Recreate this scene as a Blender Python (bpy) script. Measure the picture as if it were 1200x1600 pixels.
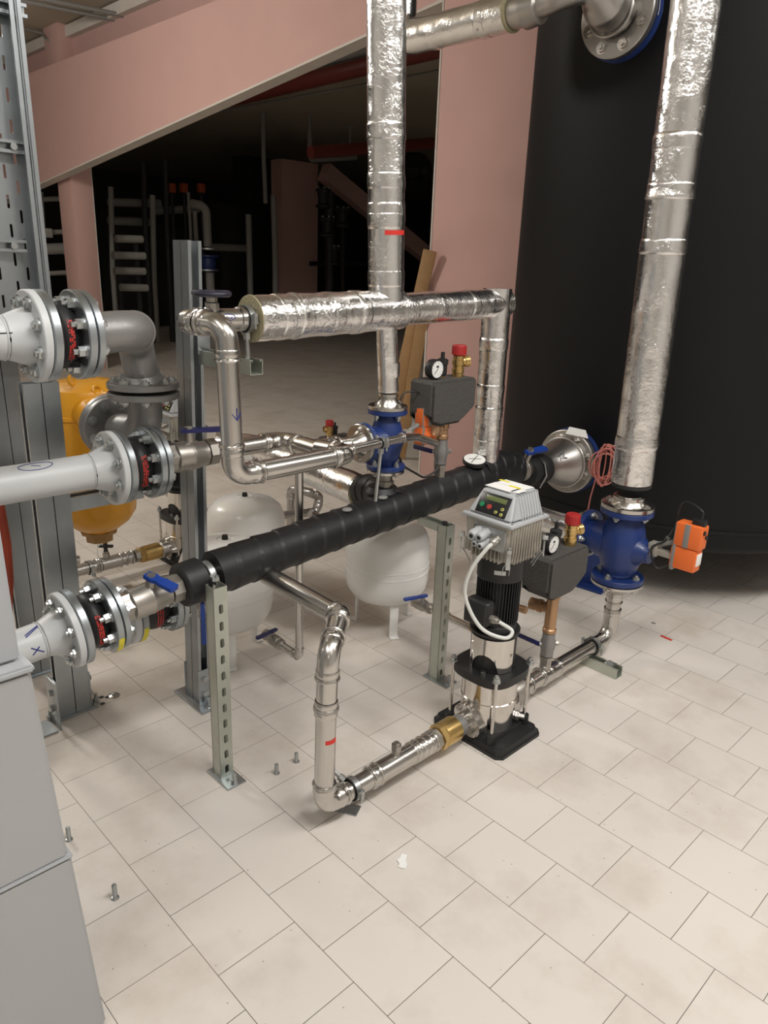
import bpy, bmesh, math, random
from mathutils import Vector, Matrix, noise
random.seed(7)
R = math.radians
V = Vector
PI = math.pi
for o in list(bpy.data.objects): bpy.data.objects.remove(o)
SC = bpy.context.scene
COL = SC.collection

# ------------------------------------------------------------------ camera
FOC, PITCH, ROLL, YAW, HC = 1165.0, R(18.5), R(2.13), R(45.35), 1.55
_fw = V((0, math.cos(PITCH), -math.sin(PITCH))); _r0 = V((1, 0, 0)); _u0 = _r0.cross(_fw)
_r = _r0*math.cos(ROLL) + _u0*math.sin(ROLL); _u = -_r0*math.sin(ROLL) + _u0*math.cos(ROLL)
_W = Matrix(((math.sin(YAW), math.cos(YAW), 0), (-math.cos(YAW), math.sin(YAW), 0), (0, 0, 1)))
CR, CU, CF = _W @ _r, _W @ _u, _W @ _fw
CP = V((0, 0, HC))
cam_d = bpy.data.cameras.new('camera'); cam = bpy.data.objects.new('camera', cam_d); COL.objects.link(cam)
cam.matrix_world = Matrix((( CR.x, CU.x, -CF.x, 0), (CR.y, CU.y, -CF.y, 0), (CR.z, CU.z, -CF.z, HC), (0, 0, 0, 1)))
cam_d.sensor_fit = 'VERTICAL'; cam_d.sensor_height = 36.0; cam_d.lens = FOC/1600*36; cam_d.clip_start = .02; cam_d.clip_end = 200
SC.camera = cam
def ray(px, py): return (CF*FOC + CR*(px-600) - CU*(py-800)).normalized()
def aty(px, py, y): d = ray(px, py); return CP + d*(y/d.y)
def atx(px, py, x): d = ray(px, py); return CP + d*(x/d.x)
def atz(px, py, z=0): d = ray(px, py); return CP + d*((z-HC)/d.z)

# ------------------------------------------------------------------ world, lamps, exposure
w = bpy.data.worlds.new('hall_air'); SC.world = w; w.use_nodes = True
w.node_tree.nodes['Background'].inputs[0].default_value = (.9, .95, 1, 1)
w.node_tree.nodes['Background'].inputs[1].default_value = .02
SC.view_settings.view_transform = 'Standard'; SC.view_settings.look = 'None'
SC.view_settings.exposure = 0.0; SC.view_settings.gamma = 1; SC.view_settings.use_curve_mapping = False
def lamp(name, loc, sx, sy, power, col=(1, .95, .88), rot=(0, 0, 0)):
    d = bpy.data.lights.new(name, 'AREA'); d.shape = 'RECTANGLE'; d.size = sx; d.size_y = sy; d.energy = power; d.color = col
    o = bpy.data.objects.new(name, d); COL.objects.link(o); o.location = loc; o.rotation_euler = rot
    return o
def bulb(name, loc, power, col=(1, .96, .90), size=.25):
    d = bpy.data.lights.new(name, 'POINT'); d.energy = power; d.color = col; d.shadow_soft_size = size
    o = bpy.data.objects.new(name, d); COL.objects.link(o); o.location = loc; return o
lamp('ceiling_lamp', (1.3, -.3, 3.7), 1.6, .4, 94, (1, .975, .94))
lamp('ceiling_lamp', (-.6, .9, 3.7), .4, 1.6, 28, (1, .975, .94))
lamp('ceiling_lamp', (3.6, -1.0, 3.7), 1.6, .4, 52, (1, .975, .94))
bulb('point_light', (.5, 6.4, 3.5), 235)
for bx_, by_, rz_ in ((-2.2, -2.6, 0), (1.0, -3.0, 0), (4.2, -2.8, 0), (-3.0, 2.2, PI/2), (-3.0, 5.4, PI/2), (7.2, -1.6, 0)):
    lamp('streak_batten', (bx_, by_, 3.9), 1.5, .12, 11, (1, .965, .915), (0, 0, rz_))  # unseen strips added to give the foil its vertical reflection streaks
bulb('point_light', (5.4, 9.2, 4.0), 10, size=.1)  # added light, tucked behind the beam to brighten the far floor

# ------------------------------------------------------------------ materials
def nt(name):
    m = bpy.data.materials.new(name); m.use_nodes = True
    t = m.node_tree; return m, t, t.nodes['Principled BSDF']
def mat(name, col, rough=.5, metal=0, bump=0, bscale=40, var=0, vscale=8, coat=0, spec=.5, det=3):
    m, t, p = nt(name)
    p.inputs['Base Color'].default_value = (*col, 1); p.inputs['Roughness'].default_value = rough; p.inputs['Metallic'].default_value = metal
    p.inputs['Coat Weight'].default_value = coat; p.inputs['Specular IOR Level'].default_value = spec
    tc = t.nodes.new('ShaderNodeTexCoord')
    if var:
        n = t.nodes.new('ShaderNodeTexNoise'); n.inputs['Scale'].default_value = vscale; n.inputs['Detail'].default_value = 5
        mx = t.nodes.new('ShaderNodeMix'); mx.data_type = 'RGBA'
        mx.inputs[6].default_value = (*[c*(1-var) for c in col], 1); mx.inputs[7].default_value = (*[min(1, c*(1+var)) for c in col], 1)
        t.links.new(tc.outputs['Object'], n.inputs['Vector']); t.links.new(n.outputs['Fac'], mx.inputs[0]); t.links.new(mx.outputs[2], p.inputs['Base Color'])
    if bump:
        n = t.nodes.new('ShaderNodeTexNoise'); n.inputs['Scale'].default_value = bscale; n.inputs['Detail'].default_value = det
        b = t.nodes.new('ShaderNodeBump'); b.inputs['Strength'].default_value = bump; b.inputs['Distance'].default_value = .01
        t.links.new(tc.outputs['Object'], n.inputs['Vector']); t.links.new(n.outputs['Fac'], b.inputs['Height']); t.links.new(b.outputs[0], p.inputs['Normal'])
    return m
def foil_mat():
    m, t, p = nt('aluminium_foil')
    p.inputs['Base Color'].default_value = (.88, .875, .87, 1); p.inputs['Metallic'].default_value = 1; p.inputs['Roughness'].default_value = .2
    tc = t.nodes.new('ShaderNodeTexCoord')
    v = t.nodes.new('ShaderNodeTexNoise'); v.inputs['Scale'].default_value = 75; v.inputs['Detail'].default_value = 5; v.inputs['Distortion'].default_value = 1.2
    n = t.nodes.new('ShaderNodeTexNoise'); n.inputs['Scale'].default_value = 11; n.inputs['Detail'].default_value = 3
    rp = t.nodes.new('ShaderNodeMapRange'); rp.inputs[1].default_value = .42; rp.inputs[2].default_value = .66
    rp.inputs[3].default_value = .25
    mu = t.nodes.new('ShaderNodeMath'); mu.operation = 'MULTIPLY'
    ad = t.nodes.new('ShaderNodeMath'); ad.operation = 'MULTIPLY_ADD'; ad.inputs[1].default_value = 1.5
    b = t.nodes.new('ShaderNodeBump'); b.inputs['Strength'].default_value = .5; b.inputs['Distance'].default_value = .0055
    for x in (v, n): t.links.new(tc.outputs['Object'], x.inputs['Vector'])
    t.links.new(n.outputs['Fac'], rp.inputs[0]); t.links.new(rp.outputs[0], mu.inputs[0]); t.links.new(v.outputs['Fac'], mu.inputs[1])
    t.links.new(n.outputs['Fac'], ad.inputs[0]); t.links.new(mu.outputs[0], ad.inputs[2])
    t.links.new(ad.outputs[0], b.inputs['Height']); t.links.new(b.outputs[0], p.inputs['Normal'])
    return m
def floor_mat():
    m, t, p = nt('acid_proof_floor_tiles')
    L = t.links.new
    tc = t.nodes.new('ShaderNodeTexCoord'); sx = t.nodes.new('ShaderNodeSeparateXYZ'); cx = t.nodes.new('ShaderNodeCombineXYZ')
    L(tc.outputs['Object'], sx.inputs[0])
    a = t.nodes.new('ShaderNodeMath'); a.operation = 'ADD'; a.inputs[1].default_value = -.4825 + .219*100
    b = t.nodes.new('ShaderNodeMath'); b.operation = 'ADD'; b.inputs[1].default_value = -1.303 + .2172*100
    L(sx.outputs[1], a.inputs[0]); L(sx.outputs[0], b.inputs[0]); L(a.outputs[0], cx.inputs[0]); L(b.outputs[0], cx.inputs[1])
    br = t.nodes.new('ShaderNodeTexBrick'); br.inputs['Scale'].default_value = 1; br.inputs['Brick Width'].default_value = .219; br.inputs['Row Height'].default_value = .2172
    br.inputs['Mortar Size'].default_value = .0009; br.inputs['Mortar Smooth'].default_value = .4; br.offset = .5; br.offset_frequency = 2
    br.inputs['Color1'].default_value = (.665, .617, .565, 1); br.inputs['Color2'].default_value = (.69, .642, .59, 1); br.inputs['Bias'].default_value = 0
    L(cx.outputs[0], br.inputs['Vector'])
    # patchy grout darkness
    n = t.nodes.new('ShaderNodeTexNoise'); n.inputs['Scale'].default_value = 1.7; n.inputs['Detail'].default_value = 2
    L(tc.outputs['Object'], n.inputs['Vector'])
    mr = t.nodes.new('ShaderNodeMapRange'); mr.inputs[1].default_value = .36; mr.inputs[2].default_value = .62; mr.inputs[3].default_value = .02; mr.inputs[4].default_value = .17
    L(n.outputs['Fac'], mr.inputs[0])
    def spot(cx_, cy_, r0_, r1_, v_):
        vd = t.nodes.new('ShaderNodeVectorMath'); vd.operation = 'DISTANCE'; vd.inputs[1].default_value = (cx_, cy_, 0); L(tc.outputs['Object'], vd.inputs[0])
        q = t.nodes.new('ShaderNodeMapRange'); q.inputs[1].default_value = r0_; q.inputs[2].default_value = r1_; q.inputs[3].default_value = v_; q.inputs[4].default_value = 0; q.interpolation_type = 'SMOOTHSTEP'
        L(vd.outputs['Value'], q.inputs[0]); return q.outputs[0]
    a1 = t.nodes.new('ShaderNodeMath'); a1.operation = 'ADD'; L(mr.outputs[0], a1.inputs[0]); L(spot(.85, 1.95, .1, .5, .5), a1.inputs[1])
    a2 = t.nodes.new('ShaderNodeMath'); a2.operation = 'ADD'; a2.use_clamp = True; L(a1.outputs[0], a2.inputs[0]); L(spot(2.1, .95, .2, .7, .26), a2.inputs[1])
    gf = t.nodes.new('ShaderNodeMath'); gf.operation = 'MULTIPLY'; L(br.outputs['Fac'], gf.inputs[0]); L(a2.outputs[0], gf.inputs[1])
    g = t.nodes.new('ShaderNodeMix'); g.data_type = 'RGBA'; g.inputs[7].default_value = (.30, .24, .19, 1)
    L(gf.outputs[0], g.inputs[0]); L(br.outputs['Color'], g.inputs[6])
    # dirt stains
    n2 = t.nodes.new('ShaderNodeTexNoise'); n2.inputs['Scale'].default_value = 2.6; n2.inputs['Detail'].default_value = 7; n2.inputs['Roughness'].default_value = .62
    L(tc.outputs['Object'], n2.inputs['Vector'])
    m2 = t.nodes.new('ShaderNodeMapRange'); m2.inputs[1].default_value = .48; m2.inputs[2].default_value = .74; m2.inputs[3].default_value = 0; m2.inputs[4].default_value = .5
    L(n2.outputs['Fac'], m2.inputs[0])
    d = t.nodes.new('ShaderNodeMix'); d.data_type = 'RGBA'; d.inputs[7].default_value = (.40, .33, .27, 1)
    L(m2.outputs[0], d.inputs[0]); L(g.outputs[2], d.inputs[6])
    # sparse dark specks
    vo = t.nodes.new('ShaderNodeTexVoronoi'); vo.inputs['Scale'].default_value = 33; L(tc.outputs['Object'], vo.inputs['Vector'])
    wn = t.nodes.new('ShaderNodeSeparateColor'); L(vo.outputs['Color'], wn.inputs[0])
    c1 = t.nodes.new('ShaderNodeMath'); c1.operation = 'LESS_THAN'; c1.inputs[1].default_value = .07; L(vo.outputs['Distance'], c1.inputs[0])
    c2 = t.nodes.new('ShaderNodeMath'); c2.operation = 'GREATER_THAN'; c2.inputs[1].default_value = .66; L(wn.outputs[0], c2.inputs[0])
    c3 = t.nodes.new('ShaderNodeMath'); c3.operation = 'MULTIPLY'; L(c1.outputs[0], c3.inputs[0]); L(c2.outputs[0], c3.inputs[1])
    c4 = t.nodes.new('ShaderNodeMath'); c4.operation = 'MULTIPLY'; c4.inputs[1].default_value = .6; L(c3.outputs[0], c4.inputs[0])
    s = t.nodes.new('ShaderNodeMix'); s.data_type = 'RGBA'; s.inputs[7].default_value = (.17, .13, .11, 1)
    dp = t.nodes.new('ShaderNodeMix'); dp.data_type = 'RGBA'; dp.inputs[7].default_value = (.74, .70, .66, 1)
    L(spot(.97, 1.58, .04, .15, .65), dp.inputs[0]); L(d.outputs[2], dp.inputs[6])
    L(c4.outputs[0], s.inputs[0]); L(dp.outputs[2], s.inputs[6]); L(s.outputs[2], p.inputs['Base Color'])
    p.inputs['Roughness'].default_value = .55; p.inputs['Specular IOR Level'].default_value = .35
    bu = t.nodes.new('ShaderNodeBump'); bu.inputs['Strength'].default_value = .25; bu.inputs['Distance'].default_value = .002; bu.invert = True
    L(br.outputs['Fac'], bu.inputs['Height']); L(bu.outputs[0], p.inputs['Normal'])
    return m
M = dict(
 floor=floor_mat(), foil=foil_mat(),
 concrete=mat('raw_concrete', (.46, .41, .32), .9, bump=.15, bscale=9, var=.12, vscale=1.5),
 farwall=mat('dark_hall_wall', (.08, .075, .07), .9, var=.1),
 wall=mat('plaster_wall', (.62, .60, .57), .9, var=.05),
 pink=mat('pink_fire_board', (.585, .37, .335), .85, var=.05, vscale=3, bump=.03, bscale=60),
 edge=mat('board_edge', (.62, .57, .52), .9, var=.08),
 tank=mat('black_foam_cladding', (.006, .006, .007), .6, var=.2, vscale=3, bump=.04, bscale=14, spec=.3),
 black=mat('black_rubber', (.013, .013, .014), .5, bump=.05, bscale=60),
 tape=mat('black_insulating_tape', (.010, .010, .0115), .5, bump=.10, bscale=22, spec=.5),
 foam=mat('charcoal_foam', (.072, .068, .063), .85, bump=.55, bscale=190, var=.5, vscale=200),
 steel=mat('stainless_steel', (.60, .58, .55), .24, 1, bump=.015, bscale=12, var=.08, vscale=20),
 satin=mat('satin_stainless', (.50, .485, .465), .36, 1, bump=.02, bscale=30, var=.1, vscale=12),
 polish=mat('polished_stainless', (.70, .67, .63), .13, 1),
 cast=mat('grey_cast_steel', (.28, .275, .27), .42, .55, bump=.06, bscale=80, var=.06),
 galv=mat('galvanised_steel', (.40, .43, .45), .34, .9, var=.16, vscale=14, bump=.02, bscale=20),
 zinc=mat('zinc_channel', (.53, .56, .50), .38, .85, var=.1, vscale=18),
 bolt=mat('zinc_bolt', (.48, .50, .50), .32, .9),
 white=mat('white_enamel', (.86, .86, .84), .28, coat=.3),
 wpipe=mat('white_paint', (.60, .615, .62), .42, var=.03),
 blue=mat('blue_valve_paint', (.012, .034, .155), .4, coat=.1, bump=.03, bscale=90),
 lever=mat('blue_lever_plastic', (.010, .05, .30), .35),
 bluedk=mat('dark_blue_plastic', (.012, .015, .10), .4),
 brass=mat('brass', (.62, .43, .17), .3, .95, var=.12, vscale=30),
 bronze=mat('gunmetal_bronze', (.47, .29, .165), .4, .8, var=.12, vscale=25),
 nickel=mat('nickel_plated_brass', (.42, .395, .36), .40, .9, var=.1, vscale=40),
 red=mat('red_plastic', (.40, .022, .022), .45),
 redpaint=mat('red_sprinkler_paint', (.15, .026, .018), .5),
 redtape=mat('red_tape', (.62, .03, .02), .5),
 orange=mat('orange_plastic', (.80, .16, .03), .5),
 greyp=mat('grey_plastic', (.23, .23, .22), .5),
 alu=mat('cast_aluminium', (.42, .395, .345), .48, .35, bump=.03, bscale=150),
 lid=mat('light_grey_plastic', (.44, .455, .47), .45),
 panel=mat('keypad_black', (.012, .014, .015), .3),
 screen=mat('lcd_green', (.13, .16, .06), .25),
 green=mat('green_button', (.02, .33, .13), .4), redb=mat('red_button', (.6, .05, .04), .4), yellowb=mat('yellow_button', (.62, .58, .16), .4),
 paper=mat('white_paper', (.82, .82, .80), .7), yellow=mat('yellow_label', (.78, .68, .05), .6),
 ytank=mat('yellow_enamel', (.75, .34, .012), .32, coat=.2), ydark=mat('raw_yellow_brown', (.35, .20, .07), .5, .3),
 wool=mat('mineral_wool', (.36, .32, .20), .95, bump=.6, bscale=120, var=.2, vscale=60),
 wood=mat('pine_wood', (.46, .28, .13), .7, var=.18, vscale=9, bump=.05),
 cab=mat('grey_cabinet_paint', (.41, .415, .42), .5, var=.06, vscale=3),
 cab2=mat('pale_cabinet_paint', (.42, .435, .455), .45, var=.03, vscale=2),
 ink=mat('blue_marker_ink', (.02, .03, .22), .6), inkb=mat('black_marker_ink', (.03, .03, .035), .6),
 cablew=mat('white_cable', (.68, .69, .66), .45), cablek=mat('black_cable', (.012, .012, .012), .45), pinkc=mat('pink_cable', (.62, .22, .18), .5),
 hose=mat('orange_red_hose', (.36, .05, .02), .5),
 dust=mat('pale_dust', (.72, .66, .60), .95),
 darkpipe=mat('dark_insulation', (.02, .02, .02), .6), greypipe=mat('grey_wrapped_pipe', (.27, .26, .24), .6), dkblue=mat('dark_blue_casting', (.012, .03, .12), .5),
 orangeshade=mat('shaded_orange_plastic', (.34, .06, .015), .6),  # darker copy of the orange, gloom of the far hall put into the colour
 hwheel=mat('dark_violet_enamel', (.018, .016, .035), .35),
 dim=mat('dial_print', (.05, .05, .06), .6),
)

# ------------------------------------------------------------------ mesh builder
class MB:
    def __init__(s): s.bm = bmesh.new()
    def quadring(s, a, b):
        n = len(a)
        for i in range(n):
            try: s.bm.faces.new((a[i], a[(i+1) % n], b[(i+1) % n], b[i]))
            except ValueError: pass
    def cap(s, ring, flip=False):
        try: s.bm.faces.new(ring[::-1] if flip else ring)
        except ValueError: pass
    def ring(s, c, x, y, r, n, f=None):
        return [s.bm.verts.new(c + (x*math.cos(2*PI*i/n) + y*math.sin(2*PI*i/n))*(r if f is None else r*f(i))) for i in range(n)]
    def lathe(s, prof, o, ax, n=28, caps=True, ph=0):
        ax = V(ax).normalized(); o = V(o)
        x = ax.orthogonal().normalized(); y = ax.cross(x)
        if ph: x, y = x*math.cos(ph)+y*math.sin(ph), -x*math.sin(ph)+y*math.cos(ph)
        rings = [s.ring(o + ax*h, x, y, max(r, 1e-5), n) for r, h in prof]
        for a, b in zip(rings, rings[1:]): s.quadring(a, b)
        if caps: s.cap(rings[0], True); s.cap(rings[-1])
        return s
    def cyl(s, a, b, r, r2=None, n=24):
        a, b = V(a), V(b); return s.lathe([(r, 0), (r if r2 is None else r2, (b-a).length)], a, b-a, n)
    def hexn(s, a, b, r, n=6): return s.cyl(a, b, r, n=n)
    def torus(s, c, ax, R_, r, n=32, m=8):
        ax = V(ax).normalized(); x = ax.orthogonal().normalized(); y = ax.cross(x); c = V(c); rs = []
        for i in range(n):
            d = x*math.cos(2*PI*i/n) + y*math.sin(2*PI*i/n)
            rs.append([s.bm.verts.new(c + d*(R_ + r*math.cos(2*PI*j/m)) + ax*(r*math.sin(2*PI*j/m))) for j in range(m)])
        for i in range(n): s.quadring(rs[i], rs[(i+1) % n])
        return s
    def tube(s, pts, r, n=16, rf=None, caps=True):
        pts = [V(p) for p in pts]; rs = []; prev = None; L = 0
        for i, p in enumerate(pts):
            t = (pts[min(i+1, len(pts)-1)] - pts[max(i-1, 0)]).normalized()
            if prev is None: x = t.orthogonal().normalized()
            else:
                x = prev - t*prev.dot(t); x = x.normalized() if x.length > 1e-6 else t.orthogonal().normalized()
            prev = x; y = t.cross(x)
            if i: L += (p - pts[i-1]).length
            rs.append([s.bm.verts.new(p + (x*math.cos(2*PI*j/n) + y*math.sin(2*PI*j/n))*(rf(p, L, 2*PI*j/n) if rf else r)) for j in range(n)])
        for a, b in zip(rs, rs[1:]): s.quadring(a, b)
        if caps: s.cap(rs[0], True); s.cap(rs[-1])
        return s
    def box(s, c, size, rot=None, bev=0, seg=2):
        b = bmesh.new(); bmesh.ops.create_cube(b, size=1)
        for v in b.verts: v.co = V((v.co.x*size[0], v.co.y*size[1], v.co.z*size[2]))
        if bev: bmesh.ops.bevel(b, geom=list(b.edges), offset=bev, segments=seg, affect='EDGES', profile=.5)
        mtx = Matrix.Translation(V(c)) @ (rot.to_4x4() if rot else Matrix())
        return s.merge(b, mtx)
    def merge(s, b, mtx=None):
        mp = {}
        for v in b.verts: mp[v] = s.bm.verts.new(mtx @ v.co if mtx else v.co)
        for f in b.faces:
            try: s.bm.faces.new([mp[v] for v in f.verts])
            except ValueError: pass
        b.free(); return s
    def prism(s, poly, h0, h1, mtx=None):
        mtx = mtx or Matrix()
        a = [s.bm.verts.new(mtx @ V((x, y, h0))) for x, y in poly]; b = [s.bm.verts.new(mtx @ V((x, y, h1))) for x, y in poly]
        s.quadring(a, b); s.cap(a, True); s.cap(b); return s
    def hull(s, bottom, top):
        a = [s.bm.verts.new(V(p)) for p in bottom]; b = [s.bm.verts.new(V(p)) for p in top]
        s.quadring(a, b); s.cap(a, True); s.cap(b); return s
    def sphere(s, c, r, sc=(1, 1, 1), n=20):
        b = bmesh.new(); bmesh.ops.create_uvsphere(b, u_segments=n, v_segments=n//2, radius=r)
        return s.merge(b, Matrix.Translation(V(c)) @ Matrix.Diagonal((*sc, 1)))
    def slotplate(s, mtx, wd, length, th, slots, sw, sl, pitch, off=0):
        """plate in local x (width) / z (length), thickness along y; round-ended slots at given x columns (xc, phase)"""
        cols = sorted(slots)
        xs = [-wd/2] + [(a[0]+b[0])/2 for a, b in zip(cols, cols[1:])] + [wd/2]
        N = 16
        for k, (xc, ph) in enumerate(cols):
            x0, x1 = xs[k], xs[k+1]
            z = -pitch*((ph) % 1)
            while z < length - 1e-6:
                z0, z1 = max(z, 0), min(z+pitch, length)
                zc = z + pitch/2
                ok = zc - sl/2 > z0+.002 and zc + sl/2 < z1-.002
                rect = [(x0, z0), (x1, z0), (x1, z1), (x0, z1)]
                if not ok:
                    s._plate(rect, th, mtx)
                else:
                    hole = []
                    for i in range(N):
                        a = 2*PI*(i+.5)/N
                        hx = xc + sw/2*math.cos(a); hz = zc + sw/2*math.sin(a) + (sl/2-sw/2)*(1 if math.sin(a) > 0 else -1)
                        hole.append((hx, hz))
                    outer = []
                    for i in range(N):
                        a = 2*PI*(i+.5)/N; ca, sa = math.cos(a), math.sin(a)
                        m_ = max(abs(ca), abs(sa)); ux, uz = ca/m_, sa/m_
                        outer.append((xc + (ux*(x1-xc) if ux > 0 else ux*(xc-x0)), zc + (uz*(z1-zc) if uz > 0 else uz*(zc-z0))))
                    q = 2
                    # corners: snap nearest
                    for cx_, cz_ in rect:
                        j = min(range(N), key=lambda i: (outer[i][0]-cx_)**2 + (outer[i][1]-cz_)**2); outer[j] = (cx_, cz_)
                    def mk(l, y): return [s.bm.verts.new(mtx @ V((x, y, zz))) for x, zz in l]
                    of, hf, ob, hb = mk(outer, 0), mk(hole, 0), mk(outer, th), mk(hole, th)
                    s.quadring(of, hf); s.quadring(hb, ob); s.quadring(hf, hb)
                z += pitch
        # rim
        a = [(-wd/2, 0), (wd/2, 0), (wd/2, length), (-wd/2, length)]
        f = [s.bm.verts.new(mtx @ V((x, 0, z))) for x, z in a]; b = [s.bm.verts.new(mtx @ V((x, th, z))) for x, z in a]
        s.quadring(b, f)
        return s
    def _plate(s, rect, th, mtx):
        f = [s.bm.verts.new(mtx @ V((x, 0, z))) for x, z in rect]; b = [s.bm.verts.new(mtx @ V((x, th, z))) for x, z in rect]
        s.cap(f); s.cap(b, True)
    def build(s, name, m, parent=None, sharp=35, smooth=True):
        me = bpy.data.meshes.new(name); 
        bmesh.ops.recalc_face_normals(s.bm, faces=list(s.bm.faces))
        o = bpy.data.objects.new(name, me); COL.objects.link(o)
        if parent is not None:
            off = wloc(parent)
            for v in s.bm.verts: v.co -= off
            o.parent = parent
        else:
            cx = [v.co.x for v in s.bm.verts]; cy = [v.co.y for v in s.bm.verts]; cz = [v.co.z for v in s.bm.verts]
            c = V(((min(cx)+max(cx))/2, (min(cy)+max(cy))/2, min(cz)))
            if name != 'floor':
                for v in s.bm.verts: v.co -= c
                o.location = c
        s.bm.to_mesh(me); s.bm.free()
        me.materials.append(M[m] if isinstance(m, str) else m)
        if smooth:
            me.shade_smooth(); me.set_sharp_from_angle(angle=R(sharp))
        return o
def wloc(o):
    v = V(o.location)
    while o.parent: o = o.parent; v += V(o.location)
    return v
def tag(o, label, cat, group=None, kind=None):
    if label: o['label'] = label
    if cat: o['category'] = cat
    if group: o['group'] = group
    if kind: o['kind'] = kind
    return o
def thing(name, label, cat, loc, group=None):
    o = bpy.data.objects.new(name, None); o.empty_display_size = .05; COL.objects.link(o); o.location = V(loc)
    return tag(o, label, cat, group)
def struct(o): o['kind'] = 'structure'; return o
def frame(o, z, x=None):
    """matrix with local z along z, local x near x"""
    z = V(z).normalized(); x = V(x) if x is not None else z.orthogonal()
    x = (x - z*x.dot(z)).normalized(); y = z.cross(x)
    return Matrix(((x.x, y.x, z.x, o[0]), (x.y, y.y, z.y, o[1]), (x.z, y.z, z.z, o[2]), (0, 0, 0, 1)))
def fillet(pts, rad, n=8):
    pts = [V(p) for p in pts]; out = [pts[0]]
    for i in range(1, len(pts)-1):
        a, b, c = pts[i-1], pts[i], pts[i+1]; d1 = (b-a).normalized(); d2 = (c-b).normalized(); ang = d1.angle(d2)
        if ang < .02: out.append(b); continue
        t = min(rad*math.tan(ang/2), (b-a).length*.49, (c-b).length*.49); rr = t/math.tan(ang/2)
        nrm = (d2 - d1*d1.dot(d2)).normalized(); ctr = b - d1*t + nrm*rr
        for k in range(n+1):
            th = ang*k/n; out.append(ctr - nrm*rr*math.cos(th) + d1*rr*math.sin(th))
    out.append(pts[-1]); return out
def spline(pts, n=8):
    pts = [V(p) for p in pts]; P = [pts[0]*2-pts[1]] + pts + [pts[-1]*2-pts[-2]]; out = []
    for i in range(1, len(P)-2):
        a, b, c, d = P[i-1:i+3]
        for k in range(n):
            u = k/n; out.append(.5*(2*b + (c-a)*u + (2*a-5*b+4*c-d)*u*u + (3*b-a-3*c+d)*u**3))
    return out + [pts[-1]]
def resample(pts, step):
    pts = [V(p) for p in pts]; out = [pts[0]]
    for a, b in zip(pts, pts[1:]):
        k = max(1, int((b-a).length/step))
        for i in range(1, k+1): out.append(a.lerp(b, i/k))
    return out

# ------------------------------------------------------------------ fittings
def flange(parent, c, ax, rad, th, m, n=8, bore=.55, name='flange', bolts=True, bl=.022, side=1, label=None, ph=None, both=False, boltm='bolt', tilt=0):
    """disc whose centre plane starts at c and runs th along ax; bolts show on the -ax side (side=1) or +ax side"""
    ax = V(ax).normalized(); c = V(c); mb = MB()
    mb.lathe([(rad*.35, 0), (rad*.97, 0), (rad, th*.12), (rad, th*.88), (rad*.97, th), (rad*.35, th)], c, ax, 40)
    f = mb.build(name, m, parent)
    if label: f['label'] = label
    x = ax.orthogonal().normalized(); y = ax.cross(x)
    if bolts:
        for i in range(n):
            a = 2*PI*(i+.5)/n + tilt; d = (x*math.cos(a) + y*math.sin(a))*rad*.77; b = MB(); hs = rad*.12
            for sgn in ((1, -1) if both else (side,)):
                o = c if sgn == 1 else c + ax*th; dr = -ax*sgn
                b.cyl(o + d, o + d + dr*.003, hs*1.35, n=14); b.cyl(o + d, o + d + dr*bl, hs*.55, n=10); b.hexn(o + d, o + d + dr*bl*.62, hs*1.05)
            b.build('bolt', boltm, f)
    return f
def bead(mb, p, d, r, k=.16): mb.torus(p, d, r*1.06, r*k, 28, 8)
def press_pipe(parent, pts, r, Rb, leg=.035, m='steel', ends=(True, True), em=None, names=('pipe', 'elbow')):
    """straight tubes joined by press-fit elbows with beaded sockets"""
    pts = [V(p) for p in pts]; cuts = [(None, pts[0])]
    for i in range(1, len(pts)-1):
        a, b, c = pts[i-1], pts[i], pts[i+1]; d1 = (b-a).normalized(); d2 = (c-b).normalized(); ang = d1.angle(d2)
        RB = Rb[i-1] if isinstance(Rb, (list, tuple)) else Rb; t = RB*math.tan(ang/2); lg = leg
        p0, p1 = b - d1*(t+lg), b + d2*(t+lg)
        path = fillet([p0, b, p1], RB, 14); mb = MB()
        mb.tube(path, r*1.05, 28)
        for q, d in ((p0, d1), (p1, d2)):
            bead(mb, q + (d*.006 if d is d1 else -d*.006), d, r)
            mb.lathe([(r*1.05, 0), (r*1.13, .004), (r*1.13, .018), (r*1.05, .022)], q + (d*.012 if d is d1 else -d*.034), d, 28, caps=False)
        mb.build(names[1], em or m, parent)
        cuts.append((p0, p1))
    cuts.append((pts[-1], None))
    for (a0, a1), (b0, b1) in zip(cuts, cuts[1:]):
        if (b0-a1).length > .012: MB().cyl(a1, b0, r, n=28).build(names[0], m, parent)
def coupling(parent, a, d, r, L, m='steel', name='coupling'):
    d = V(d).normalized(); a = V(a); mb = MB(); mb.lathe([(r*1.02, 0), (r*1.07, .002), (r*1.07, L-.002), (r*1.02, L)], a, d, 28)
    for h in (.007, L-.007): bead(mb, a + d*h, d, r)
    for h in (L*.5,): mb.lathe([(r*1.07, -.012), (r*1.12, -.006), (r*1.12, .006), (r*1.07, .012)], a + d*h, d, 28, caps=False)
    return mb.build(name, m, parent)
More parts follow.
